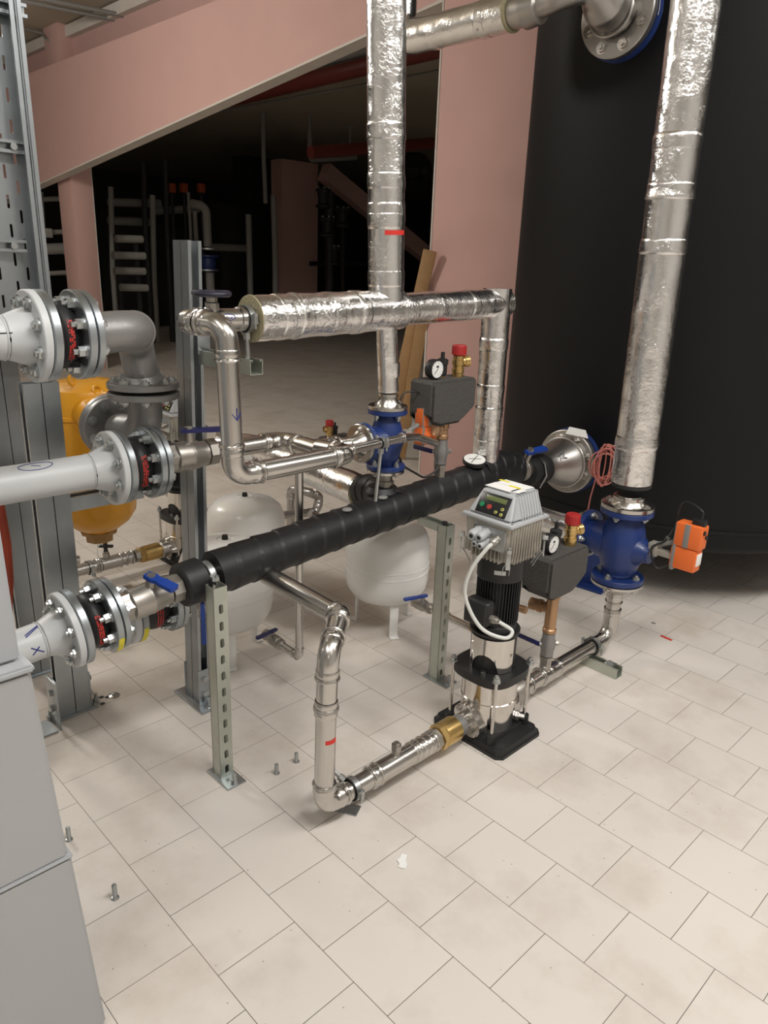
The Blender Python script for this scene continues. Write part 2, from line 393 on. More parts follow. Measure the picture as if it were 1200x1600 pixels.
def ball_valve(name, label, a, d, L, r, lever_dir, up, lm='lever', m='nickel', group=None, lever_len=.13, stem_h=None, cat='valve'):
    a, d, up, ld = V(a), V(d).normalized(), V(up).normalized(), V(lever_dir).normalized()
    t = thing(name, label, cat, a, group); mb = MB()
    mb.lathe([(r*.7, 0), (r*.86, L*.02), (r*.86, L*.17), (r*1.02, L*.20), (r*1.04, L*.22), (r*1.04, L*.46), (r*1.07, L*.47), (r*1.07, L*.50), (r*1.03, L*.52), (r*.98, L*.64), (r*.86, L*.70), (r*.86, L*.79), (r*.7, L*.8)], a, d, 28)
    mb.build('valve_body', m, t)
    MB().lathe([(r*.6, 0), (r*.98, .002), (r*.98, L*.2), (r*.6, L*.205)], a - d*.001, d, 6).build('hex_nut', m, t)
    MB().lathe([(r*.6, 0), (r*.98, .002), (r*.98, L*.18), (r*.6, L*.185)], a + d*L*.8, d, 8).build('hex_nut', m, t)
    c = a + d*L*.5; sh = stem_h or r*.55; b = MB()
    b.cyl(c + up*r*.9, c + up*(r*1.1+sh), r*.34, n=16); b.hexn(c + up*(r*1.1+sh*.75), c + up*(r*1.1+sh*1.35), r*.3); b.build('stem', m, t)
    top = c + up*(r*1.1+sh*.8); mtx = frame(top, up, ld); w_ = r*.38; h = MB()
    prof = [(-.2*lever_len, -w_*.8), (.12*lever_len, -w_), (.3*lever_len, -w_*.7), (.45*lever_len, -w_*.95), (.96*lever_len, -w_), (lever_len, -w_*.6), (lever_len, w_*.6), (.96*lever_len, w_), (.45*lever_len, w_*.95), (.3*lever_len, w_*.7), (.12*lever_len, w_), (-.2*lever_len, w_*.8)]
    h.prism(prof, 0, .006 + r*.12, mtx)
    lv = h.build('lever', lm, t)
    return t
def clamp(label, c, d, r, rod=None, group=None, m='bolt'):
    """two-part pipe clamp with rubber lining, optional threaded rod end point"""
    c, d = V(c), V(d).normalized(); t = thing('pipe_clamp', label, 'clamp', c, group)
    MB().lathe([(r*1.0, -.011), (r*1.10, -.011), (r*1.10, .011), (r*1.0, .011)], c, d, 32, caps=False).build('rubber_lining', 'black', t)
    mb = MB().lathe([(r*1.10, -.009), (r*1.17, -.009), (r*1.17, .009), (r*1.10, .009)], c, d, 32, caps=False)
    s = d.cross(V((0, 0, 1))).normalized() if abs(d.z) < .9 else V((1, 0, 0))
    for q in (1, -1): mb.box(c + s*q*r*1.33, (.012, .012, .022), frame((0, 0, 0), V((0, 0, 1)), s).to_3x3()); 
    mb.build('ring', m, t)
    for q in (1, -1):
        p = c + s*q*r*1.36; b = MB().cyl(p - V((0, 0, .024)), p + V((0, 0, .022)), .0035, n=8); b.hexn(p + V((0, 0, .01)), p + V((0, 0, .018)), .008); b.build('bolt', 'bolt', t)
    if rod is not None:
        rod = V(rod); dd = (rod-c).normalized(); MB().cyl(c + dd*r*1.15, rod, .006, n=10).hexn(c + dd*r*1.15, c + dd*(r*1.15+.018), .011).build('threaded_rod', 'bolt', t)
    return t
def foil_run(parent, pts, r, Rb=.05, amp=.035, name='foil_jacket', step=.012, seed=0, n=40):
    path = resample(fillet(pts, Rb, 10), step); sd = V((seed*3.7, seed*1.3, 0))
    def rf(p, L, a):
        q = p*16 + sd; q2 = p*5 + sd
        return r*(1 + amp*noise.noise(q) + amp*.8*noise.noise(q2) + amp*.35*noise.noise(p*45 + sd))
    return MB().tube(path, r, n, rf).build(name, 'foil', parent, sharp=60)
def foil_band(parent, p, d, r, wd=.05, seed=0):
    p, d = V(p), V(d).normalized(); path = [p + d*(wd*(i/12-.5)) for i in range(13)]
    def rf(q, L, a): e_ = abs(L/wd-.5)*2; return r*(1.035 + (.02 + .03*e_)*noise.noise(q*42 + V((seed, 0, 0))) - .035*max(0, e_-.8)*5)
    MB().tube(path, r, 40, rf).build('foil_tape_band', 'foil', parent, sharp=60)
def stick(parent, c, nrm, up, wd, h, m, name='label', th=.0006):
    mtx = frame(c, nrm, V(up).cross(V(nrm))); mb = MB()
    mb.prism([(-wd/2, -h/2), (wd/2, -h/2), (wd/2, h/2), (-wd/2, h/2)], 0, th, mtx); return mb.build(name, m, parent)
def curved_patch(parent, o, ax, r, a0, a1, h0, h1, m, name, ref=None, th=.0006):
    """sticker lying on a cylinder of radius r round o/ax; angle measured from ref"""
    o, ax = V(o), V(ax).normalized(); x = V(ref); x = (x - ax*x.dot(ax)).normalized(); y = ax.cross(x); mb = MB(); N = 8; rows = []
    for i in range(N+1):
        a = a0 + (a1-a0)*i/N; d = x*math.cos(a) + y*math.sin(a)
        rows.append([mb.bm.verts.new(o + d*(r+t_) + ax*h) for t_, h in ((0, h0), (th, h0), (th, h1), (0, h1))])
    for a, b in zip(rows, rows[1:]): mb.quadring(a, b)
    mb.cap(rows[0]); mb.cap(rows[-1], True); return mb.build(name, m, parent)
def strokes(parent, o, ax, r, ref, lines, m, name='marker_mark', wd=.0016):
    """pen strokes on a cylinder: lists of (angle, height)"""
    o, ax = V(o), V(ax).normalized(); x = V(ref); x = (x - ax*x.dot(ax)).normalized(); y = ax.cross(x); mb = MB()
    for ln in lines:
        pts = []
        for (a0, h0), (a1, h1) in zip(ln, ln[1:]):
            for k in range(5): pts.append((a0+(a1-a0)*k/4, h0+(h1-h0)*k/4))
        mb.tube([o + (x*math.cos(a)+y*math.sin(a))*(r+.0002) + ax*h for a, h in pts], wd, 6)
    return mb.build(name, m, parent)
X, Y, Z = V((1, 0, 0)), V((0, 1, 0)), V((0, 0, 1))

# ------------------------------------------------------------------ the hall
CEIL = 4.15
def slab(name, a, b, m): return struct(MB().box(((a[0]+b[0])/2, (a[1]+b[1])/2, (a[2]+b[2])/2), [abs(a[i]-b[i]) for i in range(3)]).build(name, m))
slab('floor', (-4, -4, -.2), (26, 26, 0), 'floor')
slab('ceiling', (-4, -4, CEIL), (26, 26, CEIL+.2), 'concrete')
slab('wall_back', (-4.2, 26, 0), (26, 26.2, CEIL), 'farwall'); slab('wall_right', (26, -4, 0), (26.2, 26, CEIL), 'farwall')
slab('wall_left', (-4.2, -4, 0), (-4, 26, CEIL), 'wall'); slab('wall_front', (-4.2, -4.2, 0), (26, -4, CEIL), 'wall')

# ---- pink boarded steelwork (one frame line at x = 4.13)
t = thing('clad_column', 'broad pink board-clad column left of the black tank', 'column', (4.35, 3.37, 0))
MB().box((4.36, 3.37, CEIL/2), (.46, .86, CEIL), bev=.003).build('boarding', 'pink', t)
MB().box((4.36, 3.808, CEIL/2), (.466, .014, CEIL)).build('edge_board', 'edge', t)
t = thing('clad_beam', 'big pink board-clad beam sloping across the upper left', 'beam', (4.2, 9, 3))
prof = [(3.82, 3.65), (3.82, 3.178), (7.4, 2.772), (11.0, 2.365), (14.5, 1.97), (14.5, 3.65)]
mtx = Matrix(((0, 0, 1, 0), (1, 0, 0, 0), (0, 1, 0, 0), (0, 0, 0, 1)))
MB().prism(prof, 4.13, 4.28, mtx).build('boarding', 'pink', t)
lo = prof[1:5]; MB().prism(lo + [(y, z-.018) for y, z in lo[::-1]], 4.131, 4.27, mtx).build('underside_board', 'edge', t)
t = thing('clad_beam', 'dark pink upper beam under the ceiling behind the sloping beam', 'beam', (4.55, 9, 3.5))
MB().box((4.62, 9, 3.75), (.3, 11, .72)).build('boarding', 'pink', t)
MB().box((4.50, 9, 4.07), (.22, 11, .12)).build('edge_board', 'edge', t)
t = thing('clad_column', 'slender pink column with a dark side face behind the left flanges', 'column', (4.45, 10.47, 0))
MB().box((4.435, 10.475, CEIL/2), (.27, .43, CEIL), bev=.003).build('boarding', 'pink', t)
MB().box((4.576, 10.475, CEIL/2), (.012, .434, CEIL)).build('edge_board', 'edge', t)
# ceiling services near the upper left
for k, (pa, pb) in enumerate((((15, -3), (236, 42)), ((62, -3), (236, 33)))):
    a, b = atz(*pa, 4.02), atz(*pb, 4.02); mb = MB().cyl(a, b, .022, n=12)
    tag(mb.build('ceiling_pipe', 'greyp'), ('lower' if k == 0 else 'upper') + ' of the two thin pipes under the ceiling at upper left', 'pipe')
tag(MB().tube(fillet([atz(28, 43, 4.1), atz(66, 52, 4.1), atz(72, 62, 4.0), atz(140, 80, 3.95)], .04), .014, 8).build('cable_conduit', 'greyp'), 'thin conduit bent over the pale beam edge at upper left', 'conduit')

# ---- background of the hall, about 14 m away
BY = 14.0
def bpx(px, py, y=BY): return aty(px, py, y)
def cpipe(name, label, pts, r, m, z):
    return tag(MB().tube([atz(a, b, z) for a, b in pts], r, 14).build(name, m), label, 'pipe')
def bpipe(name, label, pts, r, m, y=BY, group=None, cat='pipe', drop=0):
    P_ = [bpx(a, b, y) for a, b in pts]
    if drop == 1: P_.append(V((P_[-1].x, P_[-1].y, 0)))
    if drop == 2: P_.insert(0, V((P_[0].x, P_[0].y, CEIL)))
    return tag(MB().tube(fillet(P_, r*2.5), r, 14).build(name, m), label, cat, group)
t = thing('clad_column', 'far dark pink column standing at the back of the hall', 'column', (*bpx(462, 450)[:2], 0))
a, b = bpx(441, 268), bpx(497, 268); MB().box(((a.x+b.x)/2, BY+.2, 1.6), (b.x-a.x, .4, 3.9)).build('boarding', 'pink', t)
a, b = bpx(506, 268, 13.6), bpx(690, 418, 13.6); d = (b-a).normalized(); b = b + d*2.6
tag(MB().box((a+b)/2, ((b-a).length, .25, .36), frame((0, 0, 0), d.cross(Y)*-1, d).to_3x3()).build('diagonal_brace', 'pink'), 'pink diagonal brace falling to the right behind the foil riser', 'brace')
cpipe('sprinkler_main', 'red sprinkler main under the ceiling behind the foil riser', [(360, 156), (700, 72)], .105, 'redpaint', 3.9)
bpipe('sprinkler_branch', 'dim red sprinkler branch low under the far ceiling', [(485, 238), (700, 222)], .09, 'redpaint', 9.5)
cpipe('conduit', 'pale thin conduit line below the red sprinkler main', [(300, 182), (690, 110)], .014, 'greypipe', 4.13)
cpipe('ceiling_duct', 'pale slim duct above the red sprinkler main', [(455, 110), (690, 50)], .055, 'greypipe', 4.09)
t = thing('pipe_hanger', 'pale hanging trapeze rail below the far ceiling', 'hanger', bpx(520, 245, 12.5))
MB().tube(fillet([bpx(484, 205, 12.5), bpx(484, 250, 12.5), bpx(556, 246, 12.5)], .08), .05, 12).build('rail', 'greypipe', t)
for hx in (484, 546): q_ = bpx(hx, 246, 12.5); MB().cyl(q_, (q_.x, q_.y, CEIL), .03).build('rod', 'greypipe', t)
bpipe('insulated_pipe', 'black looped insulated pipe beside the broad pink column', [(632, 250), (664, 250), (664, 290), (628, 290)], .16, 'darkpipe', 13)
for k, (x0, x1, y) in enumerate(((181, 222, 373), (176, 226, 399), (178, 226, 423), (188, 230, 449))):
    t = tag(MB().cyl(bpx(x0, y, 11), bpx(x1, y+1, 11), .055, n=16).build('wrapped_pipe', 'greypipe'), ['topmost', 'second', 'third', 'lowest'][k] + ' of four stacked pale pipe stubs right of the slender pink column', 'pipe', 'pale pipe stubs in the far rack')
for k, (x, y0, y1, r, mm) in enumerate(((173, 292, 425, .045, 'greypipe'), (224, 255, 350, .05, 'darkpipe'), (238, 305, 440, .05, 'greypipe'), (258, 250, 360, .05, 'darkpipe'), (294, 300, 345, .03, 'greypipe'), (304, 330, 378, .045, 'greypipe'), (388, 335, 450, .06, 'greypipe'), (412, 245, 318, .045, 'greypipe'), (427, 305, 400, .06, 'greypipe'))):
    bpipe('riser_pipe', ['thin grey riser just right of the slender pink column', 'dark riser above the pale pipe stubs', 'grey riser crossing right of the pale pipe stubs', 'dark riser left of the orange actuators', 'short grey riser under the orange actuators', 'short grey riser left of the far blue valve', 'tall grey riser right of the far blue valve', 'grey riser hanging high left of the far pink column', 'grey riser close left of the far pink column'][k], [(x, y0), (x+3, y1)], r, mm, 13, drop=1 if k not in (7,) else 2)
for k, (x0, y0, x1, y1) in enumerate(((170, 316, 250, 318), (170, 345, 232, 347), (240, 330, 310, 326), (300, 385, 385, 388))):
    bpipe('header_pipe', ['upper dark header in the far pipe rack', 'lower dark header in the far pipe rack', 'dark header under the orange actuators', 'low dark header behind the handwheel'][k], [(x0, y0), (x1, y1)], .07, 'greyp', 13.4)
for k, x in enumerate((268, 287, 314)):
    t = thing('valve_actuator', ['leftmost', 'middle', 'rightmost'][k] + ' of the dim orange actuators far back in the hall', 'actuator', bpx(x, 300, 13.2), 'far orange actuators')
    c = bpx(x, 294, 13.2); MB().cyl((c.x, c.y, 0), (c.x, c.y, c.z-.13), .03, n=10).build('spindle', 'darkpipe', t); MB().box(c, (.13, .12, .16), bev=.02).build('housing', 'orangeshade', t); MB().box(c + V((0, 0, -.11)), (.1, .1, .06), bev=.01).build('base', 'black', t)
t = thing('valve', 'far dark blue valve on a grey riser behind the post top', 'valve', bpx(325, 405, 12))
MB().tube(fillet([bpx(300, 318, 12), bpx(322, 322, 12), bpx(325, 385, 12)], .15), .07, 14).build('upper_pipe', 'greypipe', t)
q_ = bpx(328, 425, 12); MB().cyl(q_, (q_.x, q_.y, 0), .075).build('lower_pipe', 'greypipe', t)
MB().lathe([(.17, 0), (.17, .03), (.11, .05), (.13, .12), (.11, .22), (.17, .24), (.17, .27)], bpx(327, 424, 12), Z, 20).build('body', 'dkblue', t)
for py in (390, 423): MB().lathe([(.18, 0), (.18, .025)], bpx(326, py, 12), Z, 20).build('flange', 'bolt', t)
for k, (px, py) in enumerate(((505, 310), (512, 355), (535, 340), (520, 400))):
    t = thing('pump_unit', ['upper', 'left middle', 'right middle', 'lower'][k] + ' dark fitting with glinting bolts before the far pink brace', 'fitting', bpx(px, py, 13), 'dark far fittings')
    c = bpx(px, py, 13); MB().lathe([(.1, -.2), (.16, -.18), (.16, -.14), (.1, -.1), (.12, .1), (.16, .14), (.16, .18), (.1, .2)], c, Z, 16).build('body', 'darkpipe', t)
    for i in range(6): a = 2*PI*i/6; MB().cyl(c + V((.13*math.cos(a), .13*math.sin(a), .12)), c + V((.13*math.cos(a), .13*math.sin(a), .22)), .018, n=8).build('bolt', 'bolt', t)
for k, (pts, rr) in enumerate((([(515, 300), (515, 430)], .1), ([(535, 325), (535, 450)], .06), ([(485, 412), (570, 412)], .05), ([(640, 317), (665, 316)], .05))):
    bpipe('dark_pipe', ['thick dark riser before the far brace', 'thin dark riser before the far brace', 'low dark pipe crossing the far brace bay', 'short dark pipe stub right of the foil riser'][k], pts, rr, 'darkpipe', 13 + .3*k, drop=1 if k < 2 else 0)
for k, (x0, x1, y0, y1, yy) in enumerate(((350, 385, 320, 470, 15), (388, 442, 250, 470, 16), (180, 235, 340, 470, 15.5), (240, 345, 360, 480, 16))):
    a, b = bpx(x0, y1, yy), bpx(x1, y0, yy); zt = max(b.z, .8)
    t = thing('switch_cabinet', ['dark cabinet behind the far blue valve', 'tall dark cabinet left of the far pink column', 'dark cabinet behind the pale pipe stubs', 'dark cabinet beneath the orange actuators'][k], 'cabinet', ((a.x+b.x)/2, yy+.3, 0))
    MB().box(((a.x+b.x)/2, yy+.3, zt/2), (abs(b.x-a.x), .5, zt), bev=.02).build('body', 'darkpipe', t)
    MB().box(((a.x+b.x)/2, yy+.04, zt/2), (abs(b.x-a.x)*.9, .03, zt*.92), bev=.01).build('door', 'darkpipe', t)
t = thing('stub_rack', 'dark stand carrying the four pale pipe stubs', 'rack', bpx(204, 449, 11))
for px in (186, 216): q_ = bpx(px, 440, 11.08); MB().box((q_.x, q_.y, .9), (.05, .05, 1.8)).build('post', 'darkpipe', t)
# rack seen between cable tray and slender column
t = thing('pipe_rack', 'grey far pipe rack between cable tray and slender pink column', 'rack', bpx(78, 400, 12))
q_ = bpx(72, 440, 12); MB().tube([bpx(63, 300, 12), q_, V((q_.x, q_.y, 0))], .04).build('upright', 'greypipe', t)
for y in (312, 364, 390, 428): MB().cyl(bpx(58, y, 12), bpx(104, y-2, 12), .035 if y != 390 else .08).build('rail', 'greypipe', t)
MB().box(bpx(73, 364, 11.9), (.14, .1, .13), bev=.01).build('junction_box', 'greypipe', t)
t = thing('timber_board', 'front pine plank leaning on the broad pink column', 'plank', (4.3, 4.2, 0))
def plank(t, top, bot, wd, th):
    d = (top-bot).normalized(); MB().box((top+bot)/2, (wd, th, (top-bot).length), frame((0, 0, 0), d, V((.55, -.83, 0))).to_3x3(), bev=.003).build('board', 'wood', t)
plank(t, atx(672, 392, 4.05), V((4.25, 4.33, .01)), .095, .03)
t = thing('timber_board', 'rear pine plank half hidden between leaning plank and pink column', 'plank', (4.4, 4.1, 0))
plank(t, atx(668, 455, 4.06), V((4.33, 4.22, .01)), .09, .028)

# ------------------------------------------------------------------ black storage tank
TX, TY, TR, TB = 4.13, 1.84, .97, .30
t = thing('storage_tank', 'huge black foam-clad storage tank at the right', 'tank', (TX, TY, 0))
MB().lathe([(.05, TB-.12), (.55, TB-.10), (.86, TB-.02), (TR-.02, TB+.02), (TR, TB+.05), (TR, 4.0), (TR-.05, 4.02)], (TX, TY, 0), Z, 96).build('shell', 'tank', t, sharp=50)
curved_patch(t, (TX, TY, 0), Z, TR, R(-138), R(-60), 1.555, 1.60, 'tank', 'cladding_seam', ref=X, th=.006)
for ang in (-2.02, -1.7):
    c = V((TX + TR*math.cos(ang), TY + TR*math.sin(ang), 2.1)); MB().box(c, (.004, .05, 3.5), Matrix.Rotation(ang, 3, 'Z'), bev=.001).build('cladding_seam', 'tank', t)
MB().lathe([(TR+.0005, TB+.11), (TR+.004, TB+.112), (TR+.004, TB+.126), (TR+.0005, TB+.128)], (TX, TY, 0), Z, 96, caps=False).build('cladding_seam', 'tank', t)
for k in range(3):
    ang = PI + .09 + k*2*PI/3; c = V((TX + .86*math.cos(ang), TY + .86*math.sin(ang), 0)); rm = Matrix.Rotation(ang, 3, 'Z')
    g = MB(); g.box(c + V((0, 0, .2)), (.03, .11, .4), rm, bev=.003); g.box(c + V((0, 0, .007)), (.15, .17, .014), rm, bev=.003); g.build('leg', 'blue', t)
for z, rr in ((.69, .15), (2.515, .16)):
    MB().lathe([(rr*.6, 0), (rr*1.03, .001), (rr*1.03, .026), (rr*.6, .028), (rr*.6, .14)], (3.035, TY, z), X, 48).build('nozzle_flange', 'blue', t)
# ---- lower nozzle cone
t = thing('reducer', 'stainless cone reducer bolted to the tank nozzle near the pink cable', 'reducer', (2.83, TY, .70))
MB().lathe([(.05, 0), (.066, .003), (.066, .02), (.075, .05), (.098, .12), (.112, .15), (.116, .175), (.112, .19)], (2.815, TY, .69), X, 44).build('cone', 'satin', t)
MB().torus((2.815+.165, TY, .69), X, .116, .006, 44).build('weld_seam', 'satin', t)
fl = flange(t, (3.005, TY, .69), X, .15, .028, 'satin', 8, boltm='steel')
strokes(t, (2.815, TY, .69), X, .0885, V((-.2, -.75, .65)), [[(.12, .085), (.05, .06), (-.1, .075)], [(-.05, .035), (.2, .03)], [(-.12, .045), (-.2, .085)]], 'inkb', wd=.002)
tg = MB(); m4 = frame((3.0, 1.80, .838), V((-.35, -.35, .8)), V((.5, -.8, 0))); tg.prism([(-.045, -.02), (.06, -.028), (.045, .025), (-.03, .03)], 0, .001, m4); tg.build('paper_tag', 'paper', t)
# ---- upper nozzle elbow
t = thing('pipe_bend', 'stainless flanged elbow on the upper tank nozzle at top', 'pipe bend', (2.9, TY, 2.515))
flange(t, (3.0, TY, 2.515), X, .16, .032, 'satin', 8, boltm='steel')
bpth = resample(fillet([(3.0, TY, 2.515), (2.80, TY, 2.555), (2.765, 1.96, 2.53), (2.765, 2.04, 2.521)], .11, 14), .008)
MB().tube(bpth, .092, 36, lambda p, L, a: .090 if L < .10 else max(.046, .090 - (L-.10)*.42)).build('bend', 'satin', t)
MB().torus((2.955, TY, 2.515), X, .093, .006, 40).build('weld_seam', 'satin', t)
MB().lathe([(.05, 0), (.062, .005), (.066, .03), (.07, .07), (.06, .075), (.06, .13)], (2.765, 2.03, 2.519), Y, 28).build('press_socket', 'satin', t)
curved_patch(t, (3.033, TY, 2.515), X, .163, 1.2, 1.75, 0, .03, 'paper', 'sticker', ref=Z)
# ---- pink cable coil
t = thing('cable_coil', 'coil of pink sensor cable hanging beside the right foil riser', 'cable', (2.95, 1.5, .7))
cb = MB(); c0 = aty(944, 727, 1.60); pts = []
for i in range(240):
    a = i/240*2*PI*8; k = i/240
    wv = .5+.5*math.sin(a*.125*3+1); rx = .04 + .022*math.sin(i*.021) ; rz = .075 + .02*math.sin(i*.033+1)
    pts.append(c0 + V((.58, -.58, 0))*rx*math.sin(a)*1.1 + Z*(rz*math.cos(a)) + V((.5, .5, 0))*(.02*math.sin(i*.09)) + V((.58, -.58, 0))*.012*math.sin(i*.05))
cb.tube(pts, .0032, 7); cb.build('coil', 'pinkc', t)
MB().tube(fillet([c0 + V((-.02, .02, -.06)), c0 + V((-.03, .03, -.15)), c0 + V((-.03, .04, -.30))], .05), .003, 7).build('tail', 'pinkc', t)
MB().tube(fillet([c0 + V((.0, 0, .07)), c0 + V((.05, -.03, .10)), c0 + V((.07, -.05, .02))], .03), .003, 7).build('loop', 'pinkc', t)

# ------------------------------------------------------------------ three-way valves
def three_way(name, label, c, zt, zb, rb, rf, side, boss, sy_len, loc_group=None, nb=4, plate=True):
    c = V(c); t = thing(name, label, 'valve', (c.x, c.y, zb), loc_group); side, boss = V(side), V(boss); zm = (zt+zb)/2
    H = zt-zb; mb = MB()
    mb.lathe([(rb*.72, 0), (rb*.74, H*.10), (rb*.86, H*.16), (rb*1.0, H*.28), (rb*1.12, H*.42), (rb*1.15, H*.5), (rb*1.12, H*.58), (rb*1.0, H*.72), (rb*.84, H*.84), (rb*.74, H*.90), (rb*.72, H)], (c.x, c.y, zb), Z, 36)
    p0 = V((c.x, c.y, zm)); mb.lathe([(rb*1.0, 0), (rb*.95, sy_len*.5), (rb*.82, sy_len*.72), (rb*.78, sy_len)], p0, side, 32)
    mb.lathe([(rb*.8, 0), (rb*.72, rb*1.0), (rb*.5, rb*1.25), (rb*.46, rb*1.55)], p0 - Z*rb*.1, boss, 28)
    # lower sweep rib
    mb.tube(fillet([p0 + side*sy_len*.8, p0 + side*rb*.2 - Z*H*.02, (c.x, c.y, zb+H*.08)], rb*1.4, 10), rb*.80, 28)
    mb.build('valve_body', 'blue', t, sharp=60)
    th = rf*.22
    flange(t, (c.x, c.y, zt-th), Z, rf, th, 'blue', nb, boltm='bolt', bl=.02)
    flange(t, (c.x, c.y, zb+th), -Z, rf, th, 'blue', nb, boltm='bolt', bl=.02)
    flange(t, p0 + side*(sy_len-th), side, rf, th, 'blue', nb, boltm='bolt', bl=.02)
    if plate:
        mp = frame(p0 + V((-.72, -.70, 0)).normalized()*rb*1.02 - Z*rb*.05, V((-.72, -.70, 0)), Z); MB().box(mp.translation, (rb*.62, rb*.32, rb*.12), mp.to_3x3(), bev=.002).build('cast_plate', 'blue', t)
    return t
def belimo(name, label, p, d, s=1, cable=None):
    """actuator: bracket starts at p and runs along d (towards the free end)"""
    p, d = V(p), V(d).normalized(); t = thing(name, label, 'actuator', p); sd = d.cross(Z).normalized(); rm = frame((0, 0, 0), Z, d).to_3x3()
    B = lambda c, size, m, n, bev=.004: MB().box(p + d*c[0] + sd*c[1] + Z*c[2], (size[0], size[1], size[2]), rm, bev=bev).build(n, m, t)
    b = MB(); b.box(p + d*.02*s, (.04*s, .045*s, .055*s), rm, bev=.003); b.box(p + d*.07*s - Z*.012*s, (.12*s, .032*s, .026*s), rm, bev=.003); b.build('bracket', 'alu', t)
    b = MB().cyl(p + d*.03*s + Z*.02*s, p + d*.10*s + Z*.045*s, .011*s, n=12); b.cyl(p + d*.05*s + Z*.02*s, p + d*.07*s + Z*.06*s, .008*s, n=10); b.build('linkage', 'greyp', t)
    B((.152*s, 0, -.012*s), (.105*s, .062*s, .095*s), 'orange', 'lower_housing', .008*s)
    B((.158*s, 0, .085*s), (.110*s, .066*s, .10*s), 'orange', 'upper_housing', .008*s)
    B((.112*s, 0, .035*s), (.016*s, .064*s, .20*s), 'greyp', 'back_shell', .004*s)
    for q in (1, -1): B((.155*s, q*.0325*s, .086*s), (.022*s, .005*s, .097*s), 'greyp', 'side_strip', .001)
    for q, z in ((.012, .105), (-.012, .082)):
        c = p + d*.2125*s + sd*q*s + Z*z*s; MB().cyl(c, c + d*.006*s, .009*s, n=14).build('knob', 'black', t)
    B((.206*s, 0, -.012*s), (.004*s, .042*s, .05*s), 'paper', 'rating_label', .0005)
    B((.185*s, 0, .142*s), (.05*s, .03*s, .03*s), 'black', 'connector', .005*s)
    if cable: MB().tube(spline(cable, 6), .0042*s, 8).build('cable', 'cablek', t)
    return t
VX, VY = 2.69, 1.34
three_way('mixing_valve', 'large blue three-way valve under the right foil riser', (VX, VY), .655, .345, .082, .104, Y, -Y, .168)
bp = V((VX, VY-.118, .520))
belimo('valve_actuator', 'orange motor actuator on the large right blue valve', bp, (-.0, -1, .10), .95,
       [bp + V((-.01, -.18, .155)), bp + V((-.01, -.18, .20)), bp + V((0, -.10, .215)), bp + V((.02, -.075, .11)), bp + V((-.01, -.06, .05)), bp + V((-.03, -.02, .01)), bp + V((-.03, -.05, -.06)), bp + V((-.01, -.09, -.04))])
# ---- right riser
a, b = aty(987, 752, VY), aty(1088, 0, VY); dr = (b-a).normalized()
t = thing('foil_pipe', 'thick foil-wrapped riser in front of the black tank', 'pipe', a)
foil_run(t, [a, a + dr*(3.4/dr.z)*.98], .079, seed=1, amp=.013)
for py in (222, 300, 386, 690): 
    q = a + dr*((aty(1088 - py*.133, py, VY) - a).dot(dr)); foil_band(t, q, dr, .079, .055, py)
MB().lathe([(.05, 0), (.077, .001), (.077, .02), (.06, .022)], a - Z*.018, Z, 36).build('insulation_end', 'darkpipe', t)
MB().lathe([(.05, -.02), (.06, -.018), (.06, .0), (.05, .002)], (VX, VY, .705), Z, 36).build('press_socket', 'steel', t)
def weld_neck(t, c, ax, rf, th, r, L, m='steel', nb=4):
    flange(t, c, ax, rf, th, m, nb, side=-1, bl=.012, boltm='steel'); c = V(c); ax = V(ax).normalized()
    MB().lathe([(r*1.7, 0), (r*1.6, L*.2), (r*1.15, L*.7), (r*1.12, L)], c + ax*th, ax, 32).build('neck', m, t)
t = thing('pipe_flange', 'stainless flange joining right foil riser to the blue valve', 'flange', (VX, VY, .655))
weld_neck(t, (VX, VY, .656), Z, .104, .018, .045, .035)
# ---- side port pipe
t = thing('foil_pipe', 'foil-wrapped pipe entering the right blue valve from behind the pump', 'pipe', (VX, 1.6, .5))
flange(t, (VX, VY+.168, .50), Y, .096, .016, 'steel', 4, side=-1, boltm='steel')
foil_run(t, [(VX, VY+.22, .50), (VX, 2.05, .50), (VX, 2.05, .1)], .053, .08, seed=2)
MB().cyl((VX, VY+.18, .5), (VX, VY+.23, .5), .032).build('pipe', 'steel', t)
# ---- suction pipe from valve to pump
PX, PY, PZ = 1.87, 1.34, .08
t = thing('steel_pipe', 'stainless pipe from the right blue valve down to the pump outlet', 'pipe', (2.5, PY, 0))
flange(t, (VX, VY, .343), -Z, .104, .014, 'steel', 4, side=-1, boltm='steel')
MB().lathe([(.062, 0), (.062, .008), (.045, .012), (.045, .02), (.052, .022), (.052, .034), (.036, .036)], (VX, VY, .329), -Z, 8).build('threaded_nipple', 'nickel', t)
coupling(t, (VX, VY, .293), -Z, .030, .055)
press_pipe(t, [(VX, VY, .245), (VX, VY, PZ), (2.05, PY, PZ)], .030, .13, .006)
coupling(t, (2.30, PY, PZ), -X, .031, .12)
coupling(t, (2.115, PY, PZ), -X, .031, .075, name='union')
MB().lathe([(.03, 0), (.04, .002), (.047, .03), (.046, .06)], (2.0, PY, PZ), X, 28).build('threaded_end', 'nickel', t)
clamp('pipe clamp on the floor channel below the right blue valve', (2.56, VY, PZ), X, .033, (2.56, VY, .042))
